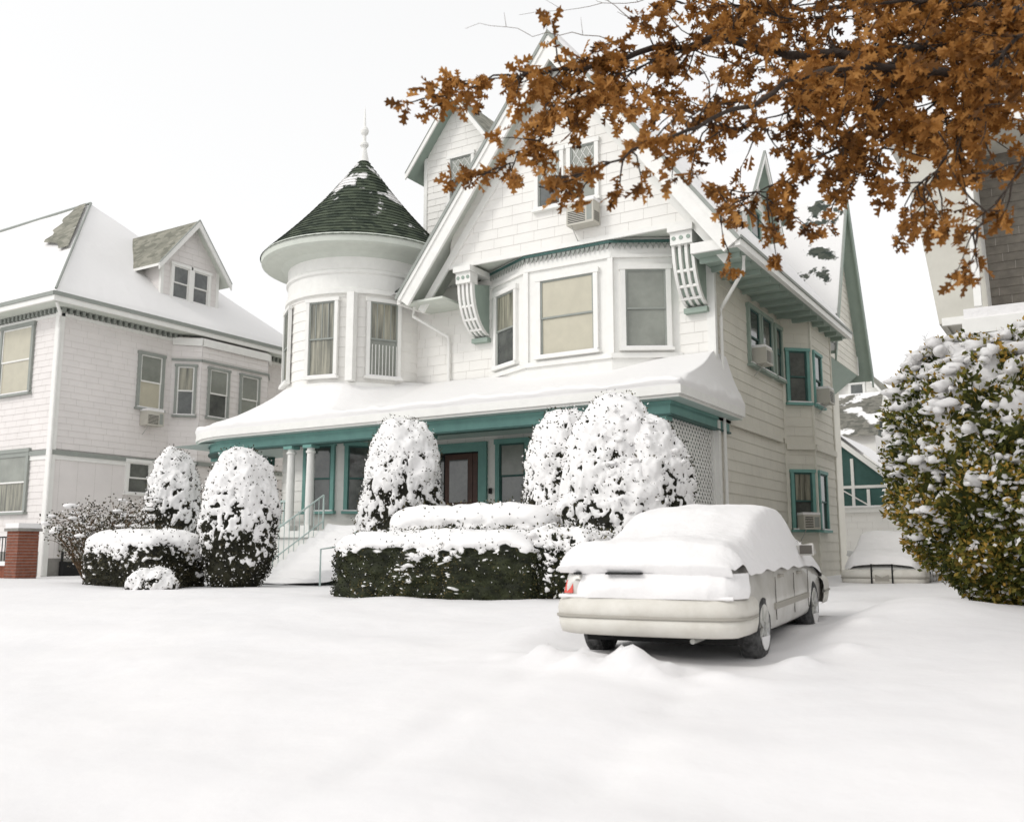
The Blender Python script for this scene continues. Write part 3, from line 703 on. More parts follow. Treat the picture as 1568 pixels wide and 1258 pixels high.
# ------------------------------------------------------------------ shrubs
def ico(sub):
    import bmesh
    bm = bmesh.new(); bmesh.ops.create_icosphere(bm, subdivisions=sub, radius=1)
    v = [p.co.copy() for p in bm.verts]; f = [tuple(q.index for q in a.verts) for a in bm.faces]; bm.free(); return v, f
ICO = {k: ico(k) for k in (1, 2, 6)}
def shrub(name, x, y, z0, rx, ry, h, kind='egg', bias=0., top=1.0, fol=FOL, nleaf=5000, ls=.045, seed=0, clump=0, lobes=None, low=1.0, rough=1.0, csize=1.):
    mb = MB(); mb.sn = []; mb.rn = []; so = seed * 17.3
    parts = lobes or [(0, 0, 0, rx, ry, h)]
    k = mb.mi(fol); anchors = []
    for (ox, oy, oz, ax, ay, hh) in parts:
        V, F = ICO[6]; base = len(mb.v)
        for n in V:
            if kind == 'box':
                pw = 6; q = (abs(n.x) ** pw + abs(n.y) ** pw + abs(n.z) ** pw) ** (-1 / pw)
                p = Vector((n.x * q * ax, n.y * q * ay, (n.z * q + 1) / 2 * hh)); t = p.z / hh
                nn = Vector((abs(n.x * q) ** 5 * (1 if n.x > 0 else -1), abs(n.y * q) ** 5 * (1 if n.y > 0 else -1), abs(n.z * q) ** 5 * (1 if n.z > 0 else -1))).normalized()
            else:
                t = (n.z + 1) / 2; tt = t ** (.82 if kind == 'egg' else low)
                r = sqrt(max(0, 1 - (2 * tt - 1) ** 2)); r = r ** (.74 if kind == 'egg' else .85)
                az = sqrt(n.x ** 2 + n.y ** 2) or 1e-6
                p = Vector((n.x / az * r * ax, n.y / az * r * ay, t * hh)); nn = Vector((n.x, n.y, n.z * .9 + .1)).normalized()
            p += Vector((ox, oy, oz))
            w = p + Vector((so, so, so))
            lowf = nz(w.x * 1.7, w.y * 1.7, w.z * 1.7)
            d = (.13 * lowf + .075 * nz(w.x * 5, w.y * 5, w.z * 5)) * rough
            hi = nz(w.x * 15, w.y * 15, w.z * 15); mid = nz(w.x * 6.0, w.y * 6.0, w.z * 6.0)
            if kind == 'box':
                s = 1.5 * nn.z - .25 + (t - .6) * top + .6 * mid + .6 * hi + bias + .6 * lowf
            else:
                s = .42 * nn.z + (t - .5) * top + 1.0 * mid + .8 * hi + bias + .35 * lowf
            sn = max(0., min(1., .5 + s * 2.2))
            lift = .055 * sn
            if kind == 'box' and nn.z > .3: hi *= (1 - .8 * sn); d *= .6; lift += .09 * sn * nn.z
            p = p + nn * (d + hi * .035 + lift)
            mb.v.append((x + p.x, y + p.y, z0 + p.z)); mb.sn.append(sn); mb.rn.append(max(0, min(1, .25 + .5 * mid + .2 * hi)))
            if p.z > .05: anchors.append((p, nn, sn, t, lowf))
        for f in F: mb.f.append(tuple(base + a for a in f)); mb.m.append(k)
    # leaf sprays
    rr = random.Random(seed + 5); cnt = 0
    while cnt < nleaf:
        p, nn, sn, t, lf = anchors[rr.randrange(len(anchors))]
        if sn > .6 and rr.random() < .86: cnt += .3; continue
        o = p + nn * rr.uniform(-.01, .07) * rough
        a = Vector((rr.gauss(0, 1), rr.gauss(0, 1), rr.gauss(0, 1) + .3)); a = (a.normalized() + nn * .7).normalized() * ls * rr.uniform(.7, 1.5)
        b = a.cross(Vector((rr.gauss(0, 1), rr.gauss(0, 1), rr.gauss(0, 1))))
        if b.length < 1e-6: continue
        b = b.normalized() * ls * .33
        i = len(mb.v); c = Vector((x, y, z0)) + o
        mb.v += [tuple(c), tuple(c + a * .5 + b), tuple(c + a), tuple(c + a * .5 - b)]
        mb.f.append((i, i + 1, i + 2, i + 3)); mb.m.append(k)
        s_ = 1. if rr.random() < (.10 + .2 * max(0, t - .3)) * (.4 if kind == 'box' else 1) else 0.
        v = min(1, max(0, rr.gauss(.45 + .5 * lf, .25))); mb.sn += [s_] * 4; mb.rn += [v] * 4; cnt += 1
    V1, F1 = ICO[2] if csize > 1 else ICO[1]
    for _ in range(clump):
        p, nn, sn, t, lf = anchors[rr.randrange(len(anchors))]
        if nn.z < -.25 or nz(p.x * 1.6 + so, p.y * 1.6, p.z * 1.6) + .25 * rr.random() < .02: continue
        s = rr.uniform(.02, .07) * (.8 + .5 * max(0, nn.z)) * csize; i = len(mb.v); c = Vector((x, y, z0)) + p + nn * .05 * csize
        ex_, ey_ = rr.uniform(.7, 1.5), rr.uniform(.7, 1.5)
        for v in V1:
            dd = 1 + .6 * nz(v.x * 1.7 + c.x * 9, v.y * 1.7 + c.y * 9, v.z * 1.7) + .35 * nz(v.x * 4 + c.x * 9, v.y * 4, v.z * 4)
            mb.v.append((c.x + v.x * s * ex_ * dd, c.y + v.y * s * ey_ * dd, c.z + v.z * s * .65 * dd)); mb.sn.append(1.); mb.rn.append(0.)
        for f in F1: mb.f.append(tuple(i + a for a in f)); mb.m.append(k)
    return mb.done(name, None, smooth=True)
shrub('conical_yew', -20.7, 16.6, .9, .68, .68, 3.40, bias=-.04, top=.9, seed=1, nleaf=6000)
shrub('conical_yew', -15.45, 14.1, .85, .74, .74, 2.95, bias=.18, top=1.5, seed=2, nleaf=6000)
shrub('conical_yew', -13.1, 16.6, .9, .86, .86, 3.66, bias=.10, top=.9, seed=3, nleaf=9000)
shrub('conical_yew', -7.3, 15.55, .9, 1.1, 1.1, 3.5, bias=.13, top=.9, seed=4, nleaf=16000, clump=200,
      lobes=[(-.12, 0, 0, .90, .95, 3.48), (.58, .1, 0, .68, .8, 3.05), (.1, -.2, 0, .95, .8, 2.6)])
shrub('conical_yew', -8.75, 16.1, .9, .78, .78, 3.45, bias=.05, top=.8, seed=5, nleaf=9000)
shrub('clipped_hedge', -9.1, 12.75, .75, 2.0, .75, 1.08, kind='box', bias=-.18, top=.7, seed=6, nleaf=14000, fol=FOLB, ls=.035)
shrub('clipped_hedge', -9.9, 15.0, .8, 1.75, .8, 1.55, kind='box', bias=.1, top=.8, seed=7, nleaf=8000, fol=FOLB)
shrub('snowy_boxwood', -7.0, 13.0, .8, .95, .8, 1.2, kind='ball', bias=-.1, top=.7, seed=8, nleaf=8000, fol=FOLB, clump=200)
shrub('clipped_hedge', -17.3, 13.2, .8, 1.15, .7, 1.15, kind='box', bias=-.0, top=.8, seed=9, nleaf=7000, fol=FOL)
shrub('snowy_boxwood', -15.9, 12.4, .7, .42, .4, .62, kind='ball', bias=.1, top=.9, seed=10, nleaf=1500, fol=FOL)
shrub('snowy_boxwood', -5.9, 20.5, .8, .55, .5, 1.1, kind='ball', bias=.1, top=.9, seed=11, nleaf=1500, fol=FOL)
shrub('privet_bush', -.70, 14.4, .70, 1.75, 1.5, 3.75, kind='ball', bias=-.42, top=.4, seed=12, nleaf=46000, fol=FOLY, clump=2200, ls=.075, rough=2.2, csize=1.5, low=1.4)
shrub('privet_bush', 1.9, 14.6, .75, 1.7, 1.5, 3.7, kind='ball', bias=-.4, top=.5, seed=13, nleaf=9000, fol=FOLY, clump=300, ls=.075, rough=1.6, csize=1.5)

def twiggy(x, y, z0, n, h, spread, seed, mats=TWIG):
    rr = random.Random(seed); mb = MB(); tips = []
    for i in range(n):
        a = rr.uniform(0, 2 * pi); sp = rr.uniform(.1, 1) * spread; p = Vector((x + rr.uniform(-.15, .15), y + rr.uniform(-.15, .15), z0)); hh = h * rr.uniform(.6, 1)
        pts = [p]
        for j in range(1, 6):
            t = j / 5; pts.append(Vector((p.x + cos(a) * sp * t ** .8 + rr.gauss(0, .05), p.y + sin(a) * sp * t ** .8 + rr.gauss(0, .05), z0 + hh * t)))
        mb.tube(pts, [.022 * (1 - .15 * j) for j in range(6)], mats, 4, False)
        for k in range(6):
            q = pts[rr.randrange(2, 6)]; e = q + Vector((rr.gauss(0, .2), rr.gauss(0, .2), rr.uniform(.05, .35))); mb.tube([q, (q + e) / 2 + Vector((0, 0, .04)), e], [.009, .007, .004], mats, 3, False); tips.append(e)
    return mb, tips
mb, tips = twiggy(-19.7, 13.9, .85, 60, 1.75, 1.3, 3)
e = empty('bare_shrub', (-19.7, 13.9, .85)); mb.done('stems', e)
mb = MB(); mb.sn = []; mb.rn = []; kk = mb.mi(FOL); rr = random.Random(4)
for t in tips:
    for q in range(12):
        c = t + Vector((rr.gauss(0, .1), rr.gauss(0, .1), rr.gauss(0, .08))); a = Vector((rr.gauss(0, 1), rr.gauss(0, 1), rr.gauss(0, 1))).normalized() * .05; b = a.orthogonal().normalized() * .02
        i = len(mb.v); mb.v += [tuple(c), tuple(c + a * .5 + b), tuple(c + a), tuple(c + a * .5 - b)]; mb.f.append((i, i + 1, i + 2, i + 3)); mb.m.append(kk)
        s_ = 1. if (rr.random() < .12) else 0; mb.sn += [s_] * 4; mb.rn += [rr.random()] * 4
    if rr.random() < .16 and t.z > 1.9:
        s = rr.uniform(.05, .11); i = len(mb.v); V1, F1 = ICO[2]
        for v in V1:
            d = 1 + .3 * nz(v.x * 2 + t.x, v.y * 2, v.z * 2); mb.v.append((t.x + v.x * s * 1.6 * d, t.y + v.y * s * 1.6 * d, t.z + .03 + v.z * s * .6)); mb.sn.append(1.); mb.rn.append(0.)
        for f in F1: mb.f.append(tuple(i + a for a in f)); mb.m.append(kk)
mb.done('leaves_and_snow', e, smooth=True)
mb, tips = twiggy(-4.5, 52, 1, 70, 11.5, 3.2, 8)
e = empty('distant_bare_tree', (-4.5, 52, 1)); mb.done('branches', e)

# ------------------------------------------------------------------ cars
def car(name, loc, rot, paint, snowth=.17, front=False, seed=0, pitch=0):
    root = empty(name, loc, rot, local=True, pitch=pitch)
    zr = [(0.03, .92), (.12, 1.0), (.4, 1.035), (.95, 1.045), (1.72, 1.34), (2.3, 1.39), (2.95, 1.37), (3.75, .98), (4.3, .88), (4.75, .72)]
    zb = [(0, .88), (.2, .96), (1.6, .97), (3.6, .93), (4.3, .82), (4.8, .62)]
    st = [(.05, .79, .42, .84), (.07, .81, .38, .90), (.14, .85, .33, .98), (.4, .875, .27, 1.02), (.9, .895, .23, 1.03), (1.7, .905, .22, .99), (2.8, .905, .22, .97), (3.5, .895, .22, .95), (4.2, .88, .24, .86), (4.6, .84, .28, .76), (4.78, .78, .33, .66), (4.84, .72, .38, .6)]
    B = MB(); rows = []
    for y, wm, z0, zt in st:
        zbt = zt - .07; wb = wm * .90
        half = [(0, z0), (wm * .6, z0), (wm * .93, z0 + .01), (wm * .985, z0 + .08), (wm * 1.0, .5), (wm * .995, .60), (wm * .965, (zbt + .6) / 2 + .04), (wb + .02, zbt), (wb * .92, zt - .02), (wb * .5, zt + .01), (0, zt + .02)]
        loop = half + [(-a, b) for a, b in half[-2:0:-1]]
        rows.append([(a, y, b) for a, b in loop])
    B.grid(rows, paint, True); B.poly(rows[0], paint); B.poly(rows[-1][::-1], paint)
    ob = B.done('body', None, smooth=True)
    ss = ob.modifiers.new('s', 'SUBSURF'); ss.levels = 2; ss.render_levels = 2
    cut = MB()
    for y in (.98, 3.72):
        for s in (-1, 1):
            xa, xb = (s * .62, s * 1.1)
            cut.tube([(min(xa, xb), y, .33), (max(xa, xb), y, .33)], .375, DARK, 32)
    co = cut.done('cut', None)
    bo = ob.modifiers.new('b', 'BOOLEAN'); bo.object = co; bo.operation = 'DIFFERENCE'; bo.solver = 'EXACT'
    dg = bpy.context.evaluated_depsgraph_get(); me = bpy.data.meshes.new_from_object(ob.evaluated_get(dg))
    ob.modifiers.clear(); ob.data = me; bpy.data.objects.remove(co)
    ob.parent = root
    Gh = MB(); rows = []
    for y, rwid, z in ((.90, .74, 1.04), (1.05, .70, 1.09), (1.68, .62, 1.315), (1.9, .61, 1.35), (2.4, .61, 1.375), (2.9, .60, 1.35), (3.1, .61, 1.27), (3.75, .72, .97)):
        b = .80
        r_ = [(b, y, .94), (b - .02, y, .97), (b + (rwid - b) * .8, y, .97 + (z - .97) * .8), (rwid, y, z - .02), (rwid * .8, y, z + .01), (0, y, z + .03)]
        r_ = r_ + [(-q[0], q[1], q[2]) for q in r_[-2::-1]]
        rows.append(r_)
    Gh.grid(rows, CARGL); Gh.done('windows', root, smooth=True)
    D = MB()
    for s in (-1, 1):
        for y in (1.72, 2.42):
            D.hexa([(s * .815, y, .95), (s * .815, y + .09, .95), (s * .79, y + .09, .95), (s * .79, y, .95), (s * .63, y + .02, 1.34), (s * .63, y + .1, 1.34), (s * .60, y + .1, 1.34), (s * .60, y + .02, 1.34)], paint)
        D.box(s * .87 - .03, s * .87 + .035, 1.75, 1.93, .76, .79, STRIP); D.box(s * .87 - .03, s * .87 + .035, 2.75, 2.93, .75, .78, STRIP)
        D.box(s * .9 - .015, s * .9 + .02, 1.42, 3.25, .46, .52, STRIP)
        for y in (1.50, 2.45, 3.28): D.box(s * .9 - .004, s * .9 + .0045, y, y + .008, .35, .78, SEAM)
        # mirror
        D.hexa([(s * .80, 3.12, .94), (s * 1.02, 3.10, .95), (s * 1.02, 3.26, .97), (s * .80, 3.3, .96), (s * .80, 3.12, 1.06), (s * 1.01, 3.1, 1.09), (s * 1.0, 3.22, 1.08), (s * .80, 3.28, 1.06)], paint)
        D.box(s * .93 - .07, s * .93 + .07, 3.095, 3.10, .965, 1.065, SEAM)
        # rear lamps
        D.hexa([(s * .70, .028, .68), (s * .80, .055, .68), (s * .80, .12, .68), (s * .70, .12, .68), (s * .70, .055, .80), (s * .78, .085, .80), (s * .78, .14, .80), (s * .70, .14, .80)], RED)
        D.hexa([(s * .80, .056, .68), (s * .865, .24, .68), (s * .82, .24, .68), (s * .76, .1, .68), (s * .78, .086, .80), (s * .845, .24, .80), (s * .80, .24, .80), (s * .74, .12, .80)], RED)
        D.hexa([(s * .45, 4.835, .56), (s * .76, 4.79, .56), (s * .76, 4.7, .56), (s * .45, 4.7, .56), (s * .45, 4.80, .68), (s * .74, 4.75, .68), (s * .74, 4.66, .68), (s * .45, 4.66, .68)], METAL)
    D.box(-.5, .5, .03, .08, .66, .80, BUMP)
    D.box(-.33, .02, -.050, .03, .862, .880, DARK)
    D.box(-.66, -.60, -.030, .03, .858, .878, DARK)
    D.box(-.30, .30, 4.80, 4.86, .50, .62, DARK); D.box(-.17, .17, 4.90, 4.915, .36, .48, METAL)
    if front:
        for xx in (-.22, .22): D.tube([(xx, 4.96, .30), (xx, 4.93, .78)], .02, DARK, 6)
        D.box(-.15, .15, 4.94, 4.955, .40, .54, STRIP)
    D.tube([(.45, .06, .27), (.45, .4, .27)], .025, METAL, 8)
    D.box(-.75, .75, .5, 4.4, .20, .28, DARK)
    D.done('details', root, bevel=.006)
    BB = MB()
    def bumper(sg, y0):
        path = [(-.895, .62), (-.90, .35), (-.885, .16), (-.83, .05), (-.70, -.015), (-.4, -.055), (0, -.07), (.4, -.055), (.70, -.015), (.83, .05), (.885, .16), (.90, .35), (.895, .62)]
        pr = [(.06, .30), (.0, .32), (-.02, .40), (-.025, .455), (-.012, .46), (-.012, .475), (-.025, .48), (-.03, .545), (-.02, .60), (.02, .645), (.09, .66)]
        rows = []
        for o, z in pr:
            rows.append([(x * (1 - o / .9), y0 + sg * (y + o * (1 if abs(x) < .86 else 0)), z) for x, y in path])
        BB.grid(rows, BUMP)
        BB.grid([[(x * (1 - o / .9), y0 + sg * (y + o), z) for x, y in path] for o, z in ((-.014, .458), (-.036, .463), (-.036, .480), (-.014, .485))], STRIP)
    bumper(1, 0.02); bumper(-1, 4.86)
    BB.done('bumpers', root, smooth=True)
    WH = MB()
    for y in (.98, 3.72):
        for s in (-1, 1):
            n = 36
            prof = [(.27, .10), (.305, .085), (.32, .05), (.32, -.05), (.305, -.085), (.2, -.10)]
            WH.grid([[(s * (.79 + o), y + r * cos(2 * pi * q / n), .33 + r * sin(2 * pi * q / n)) for q in range(n)] for r, o in prof], TYRE, True)
            WH.grid([[(s * (.79 + o), y + r * cos(2 * pi * q / n), .33 + r * sin(2 * pi * q / n)) for q in range(n)] for r, o in ((.275, .101), (.215, .104))], TYRE, True)
            WH.grid([[(s * (.79 + o), y + r * cos(2 * pi * q / n), .33 + r * sin(2 * pi * q / n)) for q in range(n)] for r, o in ((.215, .104), (.205, .085), (.19, .06), (.06, .075), (.05, .09), (.001, .09))], RIM, True)
            for k in range(7):
                a = 2 * pi * k / 7; c_, s_ = cos(a), sin(a); w = .028
                pts = [(r * c_ + q * s_, r * s_ - q * c_) for r, q in ((.05, -w), (.20, -w * .8), (.20, w * .8), (.05, w))]
                WH.prism([(s * (.79 + .085), y + a_, .33 + b_) for a_, b_ in pts], (s * .018, 0, 0), METAL)
            WH.prism([(s * .897, y + (.19 + .04 * nz(q, y, 1)) * cos(pi * 1.1 + q * pi / 9), .33 - .02 + (.2 + .03 * nz(q, y, 5)) * sin(pi * 1.1 + q * pi / 9)) for q in range(8)], (s * .006, 0, 0), SNOWF)
    WH.done('wheels', root)
    # snow load
    S = MB(); rows = []; NX, NY = 80, 170
    for j in range(NY + 1):
        v = j / NY; y = .0 + 4.80 * v; row = []
        for i in range(NX + 1):
            u = -1 + 2 * i / NX; wmax = .90 - .08 * sm(4.2, 4.8, y) - .06 * (1 - sm(.0, .25, y)); x = u * wmax
            zc, bt = interp(zr, y), interp(zb, y) - .10 * sm(.2, .5, y)
            if .2 < y < 4.6: zc = (interp(zr, y - .16) + interp(zr, y - .08) + zc + interp(zr, y + .08) + interp(zr, y + .16)) / 5
            s = sm(.72, 1.0, abs(u)); z = zc + (bt - zc) * s ** 1.3
            z -= .05 * sm(.0, .3, zc - bt) * (abs(u) / .72) ** 2 * (1 - s)
            ed = (1 - abs(u) ** 10) * (sm(-.02, .20, y)) * (1 - sm(4.6, 4.82, y) * .8)
            nn = .5 * nz(x * 1.3 + seed, y * 1.1, 3.3) + .22 * nz(x * 4 + seed, y * 4, 1.3) + .05 * nz(x * 11 + seed, y * 11, 1.3)
            th = snowth * (.85 + .5 * nn) * ed + .012
            z += th
            if abs(u) > .985: z -= .03 + .03 * nz(y * 3, u, seed + 2)
            yy = y
            if j == 0: z = .865 + .02 * nz(x * 2, 2, seed) - .03 * sm(.1, .5, x); yy = .02 + .08 * abs(x) ** 3
            if j == 1: yy = -.06 + .02 * nz(x * 3, 1, seed) + .08 * abs(x) ** 3; z = .93 + .2 * (z - .93)
            if j == 2: yy = -.05 + .02 * nz(x * 3, 1, seed) + .08 * abs(x) ** 3; z = .95 + .6 * (z - .95)
            if j == 3: yy = .03 + .06 * abs(x) ** 3
            row.append((x, yy, z))
        rows.append(row)
    S.grid(rows, SNOWF)
    # snow plastered over the rear panel, one lamp poking out
    rows = []
    cs = [(-.74, .05), (-.4, .01), (0, .0), (.4, .01), (.62, .03), (.76, .07), (.84, .15), (.885, .27), (.90, .45)] if not front else [(-.84, .12), (-.6, .03), (0, 0), (.6, .03), (.84, .12)]
    for j in range(13):
        v = j / 12; row = []
        for i in range(81):
            q = i / 80 * (len(cs) - 1); k = min(int(q), len(cs) - 2); f_ = q - k; x = cs[k][0] + (cs[k + 1][0] - cs[k][0]) * f_; yb = cs[k][1] + (cs[k + 1][1] - cs[k][1]) * f_
            u = i / 80; z = .645 + .225 * v; e = min(1, (1 - u) * 10, u * 12)
            off = (.035 + .03 * sin(pi * min(1, v * 1.1))) * e * (1 + .5 * nz(x * 2.5 + seed, z * 5, 1)) - .03 * (1 - e)
            row.append((x + off * .7 * sm(.7, .88, x) + .0, yb + .035 * v - off * (1 - .7 * sm(.76, .9, x)), z))
        rows.append(row)
    S.grid(rows, SNOWF)
    S.tube([(x, -.0 + .06 * abs(x) ** 2.5, .655) for x in [-.84 + 1.68 * i / 30 for i in range(31)]], [.018 + .012 * nz(i * .7, 3, seed) for i in range(31)], SNOWF, 8)
    S.done('snow_cover', root, smooth=True)
    return root
car('parked_car', (-3.66, 8.2, .56), radians(4.5), PAINT, pitch=radians(1.6))
car('parked_car', (-4.55, 27.6, .62), radians(180 + 3), PAINTW, snowth=.2, front=True, seed=5)

# ------------------------------------------------------------------ oak (rooted at the kerb to the right, crown reaching over the lawn)
ya = radians(31.7)
def oc(X, Y, Z): return Vector((X * cos(ya) - Y * sin(ya), X * sin(ya) + Y * cos(ya), Z))
TB = oc(9.0, 8.3, .3)
oak = empty('oak_tree', TB); O = MB(); LV = MB(); LV.sn = []; LV.rn = []; lk = LV.mi(OAK)
O.tube([TB + Vector((0, 0, -.3)), TB + Vector((0, 0, .6)), oc(8.95, 8.3, 3), oc(8.9, 8.3, 5.5), oc(9.1, 8.4, 8), oc(9.2, 8.5, 11)], [.52, .40, .34, .30, .20, .08], BARK, 14)
limbs = [
 ([(8.9, 8.3, 5.5), (7.0, 8.2, 6.6), (5.33, 8, 6.78), (4.5, 7.9, 6.41), (3.49, 7.8, 6.01), (2.55, 7.7, 5.86), (1.75, 7.6, 5.97), (.96, 7.5, 5.75), (.41, 7.4, 5.58), (-.13, 7.3, 5.47), (-.58, 7.2, 5.25)], .085, 1.2),
 ([(8.9, 8.3, 4.9), (6.5, 7.6, 5.6), (5.0, 7.1, 5.40), (3.99, 7, 5.25), (3.13, 7, 5.40), (2.34, 6.9, 5.29), (1.74, 6.9, 4.99), (1.12, 6.8, 4.70), (.57, 6.8, 4.44), (.20, 6.8, 4.33)], .06, .85),
 ([(3.13, 7, 5.40), (2.86, 7.2, 5.08), (2.49, 7.2, 4.75), (2.07, 7.2, 4.50), (1.65, 7.2, 4.32)], .022, .9),
 ([(5.0, 7.1, 6.0), (3.88, 6.8, 5.52), (3.54, 6.8, 5.0), (3.29, 6.8, 4.60), (3.02, 6.8, 4.28)], .022, .6),
 ([(5.0, 7.1, 5.25), (4.2, 6.7, 4.9), (3.78, 6.5, 4.50), (3.46, 6.5, 4.1), (3.28, 6.5, 3.85)], .018, .28),
 ([(8.9, 8.3, 6.3), (6.6, 8.5, 7.2), (4.84, 8.5, 7.1), (3.19, 8.5, 6.85), (2.2, 8.5, 6.85), (1.5, 8.5, 6.9)], .06, 1.2),
 ([(.96, 7.5, 5.75), (.52, 7.4, 5.25), (.15, 7.3, 4.85), (-.18, 7.3, 4.65)], .014, .9),
 ([(5.33, 8, 6.78), (4.4, 7.6, 5.9), (3.79, 7.5, 5.5), (3.2, 7.5, 5.05), (2.76, 7.5, 4.60)], .028, .85),
 ([(4.5, 7.9, 6.41), (4.0, 7.9, 6.5), (3.3, 7.9, 6.5), (2.7, 7.9, 6.35), (2.1, 7.9, 6.4)], .03, 1.2),
 ([(3.49, 7.8, 6.01), (2.9, 7.6, 5.5), (2.3, 7.6, 5.55), (1.7, 7.6, 5.35), (1.25, 7.6, 5.30)], .022, 1.),
 ([(6.5, 7.6, 5.6), (5.3, 7.3, 6.0), (4.3, 7.2, 5.9), (3.6, 7.2, 5.7), (3.0, 7.2, 5.75)], .028, 1.1),
 ([(5.33, 8, 6.78), (4.6, 7.8, 6.2), (4.3, 7.8, 5.7), (3.9, 7.8, 5.4), (3.5, 7.8, 5.3)], .026, .8),
 ([(1.75, 7.6, 5.97), (1.3, 7.5, 5.75), (.75, 7.3, 5.45), (.3, 7.2, 5.2)], .014, 1.),
 ([(4.84, 8.5, 7.1), (4.2, 8.3, 6.9), (3.5, 8.2, 6.75), (2.7, 8.1, 6.6), (2.0, 8.1, 6.6)], .03, 1.2),
 ([(3.1, 7.5, 5.75), (2.6, 7.4, 5.45), (2.1, 7.3, 5.1), (1.6, 7.2, 5.0)], .018, .9),
]
LH = [(0, 0), (.05, .12), (.20, .20), (.21, .27), (.08, .34), (.12, .42), (.31, .52), (.30, .60), (.12, .62), (.14, .70), (.24, .80), (.20, .87), (.07, .86), (0, 1.0)]
rr = random.Random(21)
def leaf(c, d, L, bright):
    d = d.normalized(); a = d.cross(Vector((rr.gauss(0, 1), rr.gauss(0, 1), rr.gauss(0, 1))))
    if a.length < 1e-4: return
    a.normalize(); nrm = d.cross(a); fold = rr.uniform(.1, .9); curl = rr.uniform(-.4, .45)
    v = min(1, max(0, rr.gauss(bright, .24)))
    for s in (-1, 1):
        i = len(LV.v)
        for x, y in LH:
            q = c + d * (y * L) + a * (s * x * L) + nrm * (abs(x) * fold * L + curl * L * y * y); LV.v.append(tuple(q)); LV.sn.append(0.); LV.rn.append(v)
        n_ = len(LH); LV.f.append(tuple(range(i, i + n_)) if s > 0 else tuple(range(i + n_ - 1, i - 1, -1))); LV.m.append(lk)
def rosette(p, d, k, scale=1.):
    br = .42 + .45 * nz(p.x * 1.2, p.y * 1.2, p.z * 1.2) + .1
    for _ in range(k):
        dd = d * .45 + Vector((rr.gauss(0, .7), rr.gauss(0, .7), rr.gauss(-.35, .6))); leaf(p + Vector((rr.gauss(0, .02), rr.gauss(0, .02), rr.gauss(0, .02))), dd, rr.uniform(.08, .15) * scale, br)
for path, r0, dens in limbs:
    P_ = [oc(*p) for p in path]
    fine = []
    for i in range(len(P_) - 1):
        for k in range(6):
            t = k / 6; a, b = P_[i], P_[i + 1]; pm = P_[max(0, i - 1)]; pn = P_[min(len(P_) - 1, i + 2)]
            q = .5 * ((2 * a) + (b - pm) * t + (2 * pm - 5 * a + 4 * b - pn) * t * t + (-pm + 3 * a - 3 * b + pn) * t ** 3)
            fine.append(q + Vector((rr.gauss(0, .016), rr.gauss(0, .016), rr.gauss(0, .016))))
    fine.append(P_[-1]); n_ = len(fine)
    rad = [max(.006, r0 * (1 - i / n_) ** 1.1) for i in range(n_)]
    O.tube(fine, rad, BARK, 7)
    for i in range(2, n_):
        p = fine[i]; X = p.x * cos(ya) + p.y * sin(ya)
        if X > 5.6: continue
        nsub = 2 if X > .6 else 1.4
        if X > 2.6: nsub = 3
        if X > 3.6: nsub = 4
        nsub *= dens; nsub = int(nsub) + (1 if rr.random() < nsub % 1 else 0)
        if nz(p.x * .9, p.y * .9, p.z * .9) < -.33: continue
        for _ in range(nsub):
            if rr.random() < .10: continue
            dirn = (fine[i] - fine[i - 1]).normalized()
            d = (dirn * .6 + Vector((rr.gauss(0, .6), rr.gauss(0, .6), rr.gauss(-.15, .6)))).normalized()
            L = rr.uniform(.15, .55) * (1 if X > 1.2 else .7); pts = [p]; q = p.copy()
            for s in range(4):
                d = (d + Vector((rr.gauss(0, .25), rr.gauss(0, .25), rr.gauss(-.05, .22)))).normalized(); q = q + d * L / 4; pts.append(q.copy())
                if s >= 1: rosette(q, d, rr.choice((1, 2, 2)))
            O.tube(pts, [.008, .007, .006, .005, .003], BARK, 4, False); rosette(q, d, rr.choice((5, 6, 7, 9)))
for a, b, c in (((.96, 7.5, 5.9), (.3, 7.5, 6.0), (-.4, 7.5, 6.05)), ((1.5, 8.5, 6.9), (.9, 8.3, 6.8), (.1, 8.2, 6.55)), ((1.2, 7.6, 6.0), (.8, 7.6, 6.4), (.6, 7.6, 6.5))):
    a, b, c = oc(*a), oc(*b), oc(*c); pts = []
    for i in range(13):
        t = i / 12; q = a * (1 - t) ** 2 + b * 2 * t * (1 - t) + c * t * t; pts.append(q + Vector((rr.gauss(0, .012), rr.gauss(0, .012), rr.gauss(0, .015))))
    O.tube(pts, [.0045 - .003 * i / 12 for i in range(13)], TWIG, 4, False)
    for i in range(3, 12, 3): O.tube([pts[i], pts[i] + Vector((rr.gauss(0, .08), rr.gauss(0, .08), rr.uniform(.03, .15)))], [.003, .0015], TWIG, 3, False)
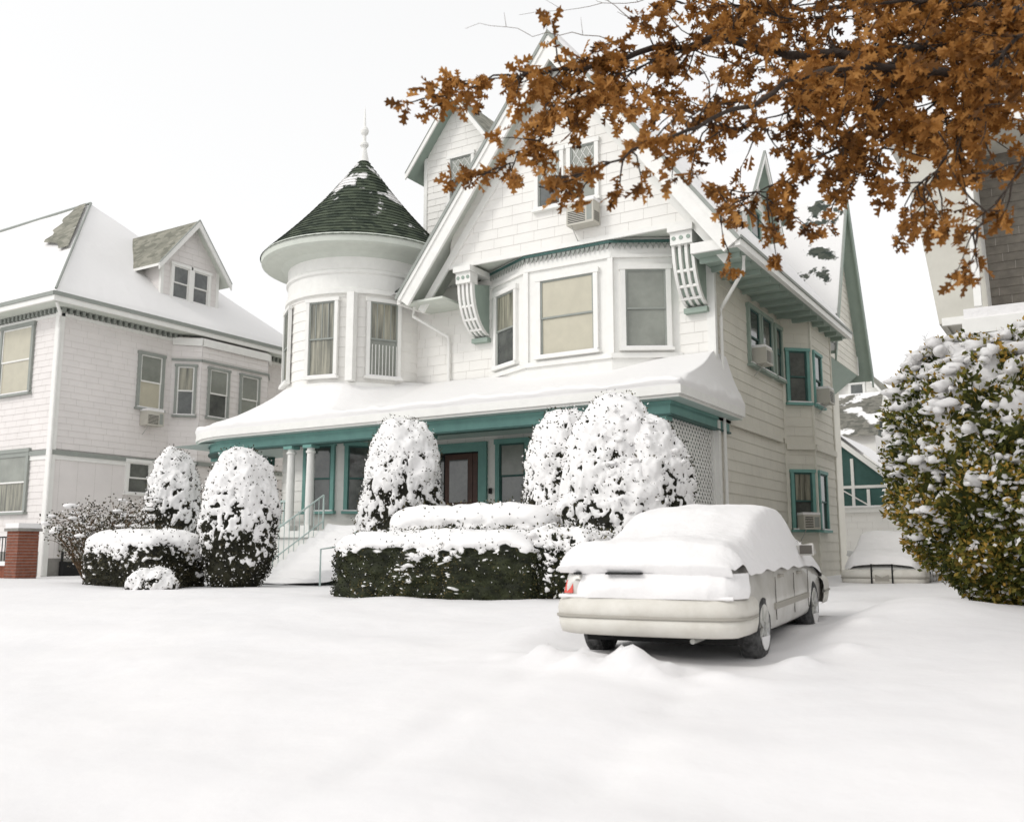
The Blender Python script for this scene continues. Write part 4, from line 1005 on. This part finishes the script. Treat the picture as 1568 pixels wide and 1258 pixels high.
# rest of the crown (above and to the right, outside this view)
for k in range(20):
    a = rr.uniform(0, 2 * pi); s = oc(9.0, 8.3, rr.uniform(5.5, 10)); e_ = s + Vector((cos(a) * 3.2, sin(a) * 3.2, rr.uniform(.3, 2)))
    ex_ = e_.x * cos(ya) + e_.y * sin(ya)
    if ex_ < 6.3: continue
    O.tube([s, (s + e_) / 2 + Vector((0, 0, .3)), e_], [.07, .045, .015], BARK, 6)
    for m_ in range(26):
        q = s.lerp(e_, rr.uniform(.35, 1)) + Vector((rr.gauss(0, .35), rr.gauss(0, .35), rr.gauss(0, .3))); rosette(q, Vector((0, 0, -.3)), 5)
O.done('trunk_and_limbs', oak, smooth=True); LV.done('leaves', oak)

# ------------------------------------------------------------------ world, sun, camera
w = bpy.data.worlds.new('World'); scene.world = w; w.use_nodes = True
N = w.node_tree.nodes; L = w.node_tree.links
sky = N.new('ShaderNodeTexSky'); sky.sky_type = 'NISHITA'; sky.sun_disc = False
SE, SA = 38., 212.   # elevation; azimuth measured clockwise from +Y
sky.sun_elevation = radians(SE); sky.sun_rotation = radians(SA); sky.air_density = 1.; sky.dust_density = 4.; sky.ozone_density = 1.
gm = N.new('ShaderNodeGamma'); gm.inputs['Gamma'].default_value = .22     # cloud deck evens the sky out
hs = N.new('ShaderNodeHueSaturation'); hs.inputs['Saturation'].default_value = .04; hs.inputs['Value'].default_value = 5.2
L.new(sky.outputs[0], gm.inputs['Color']); L.new(gm.outputs[0], hs.inputs['Color']); L.new(hs.outputs[0], N['Background'].inputs['Color']); N['Background'].inputs['Strength'].default_value = .15
sl = bpy.data.lights.new('sun', 'SUN'); sl.energy = 1.05; sl.angle = radians(12); sl.color = (1, .97, .92)
so = bpy.data.objects.new('sun', sl); bpy.context.collection.objects.link(so)
a = radians(SA); e_ = radians(SE); dirv = Vector((sin(a) * cos(e_), cos(a) * cos(e_), sin(e_)))
so.rotation_euler = dirv.to_track_quat('Z', 'Y').to_euler()
cam = bpy.data.cameras.new('camera'); cam.sensor_width = 36; cam.lens = 1456 / 1568 * 36; cam.clip_end = 2000; cam.clip_start = .05
cam.dof.use_dof = True; cam.dof.focus_distance = 16; cam.dof.aperture_fstop = 1.6
c = bpy.data.objects.new('camera', cam); bpy.context.collection.objects.link(c); c.location = (0, 0, 1.6); c.rotation_euler = (radians(98.6), 0, ya)
scene.camera = c
scene.view_settings.view_transform = 'Standard'; scene.view_settings.look = 'None'; scene.view_settings.exposure = 0
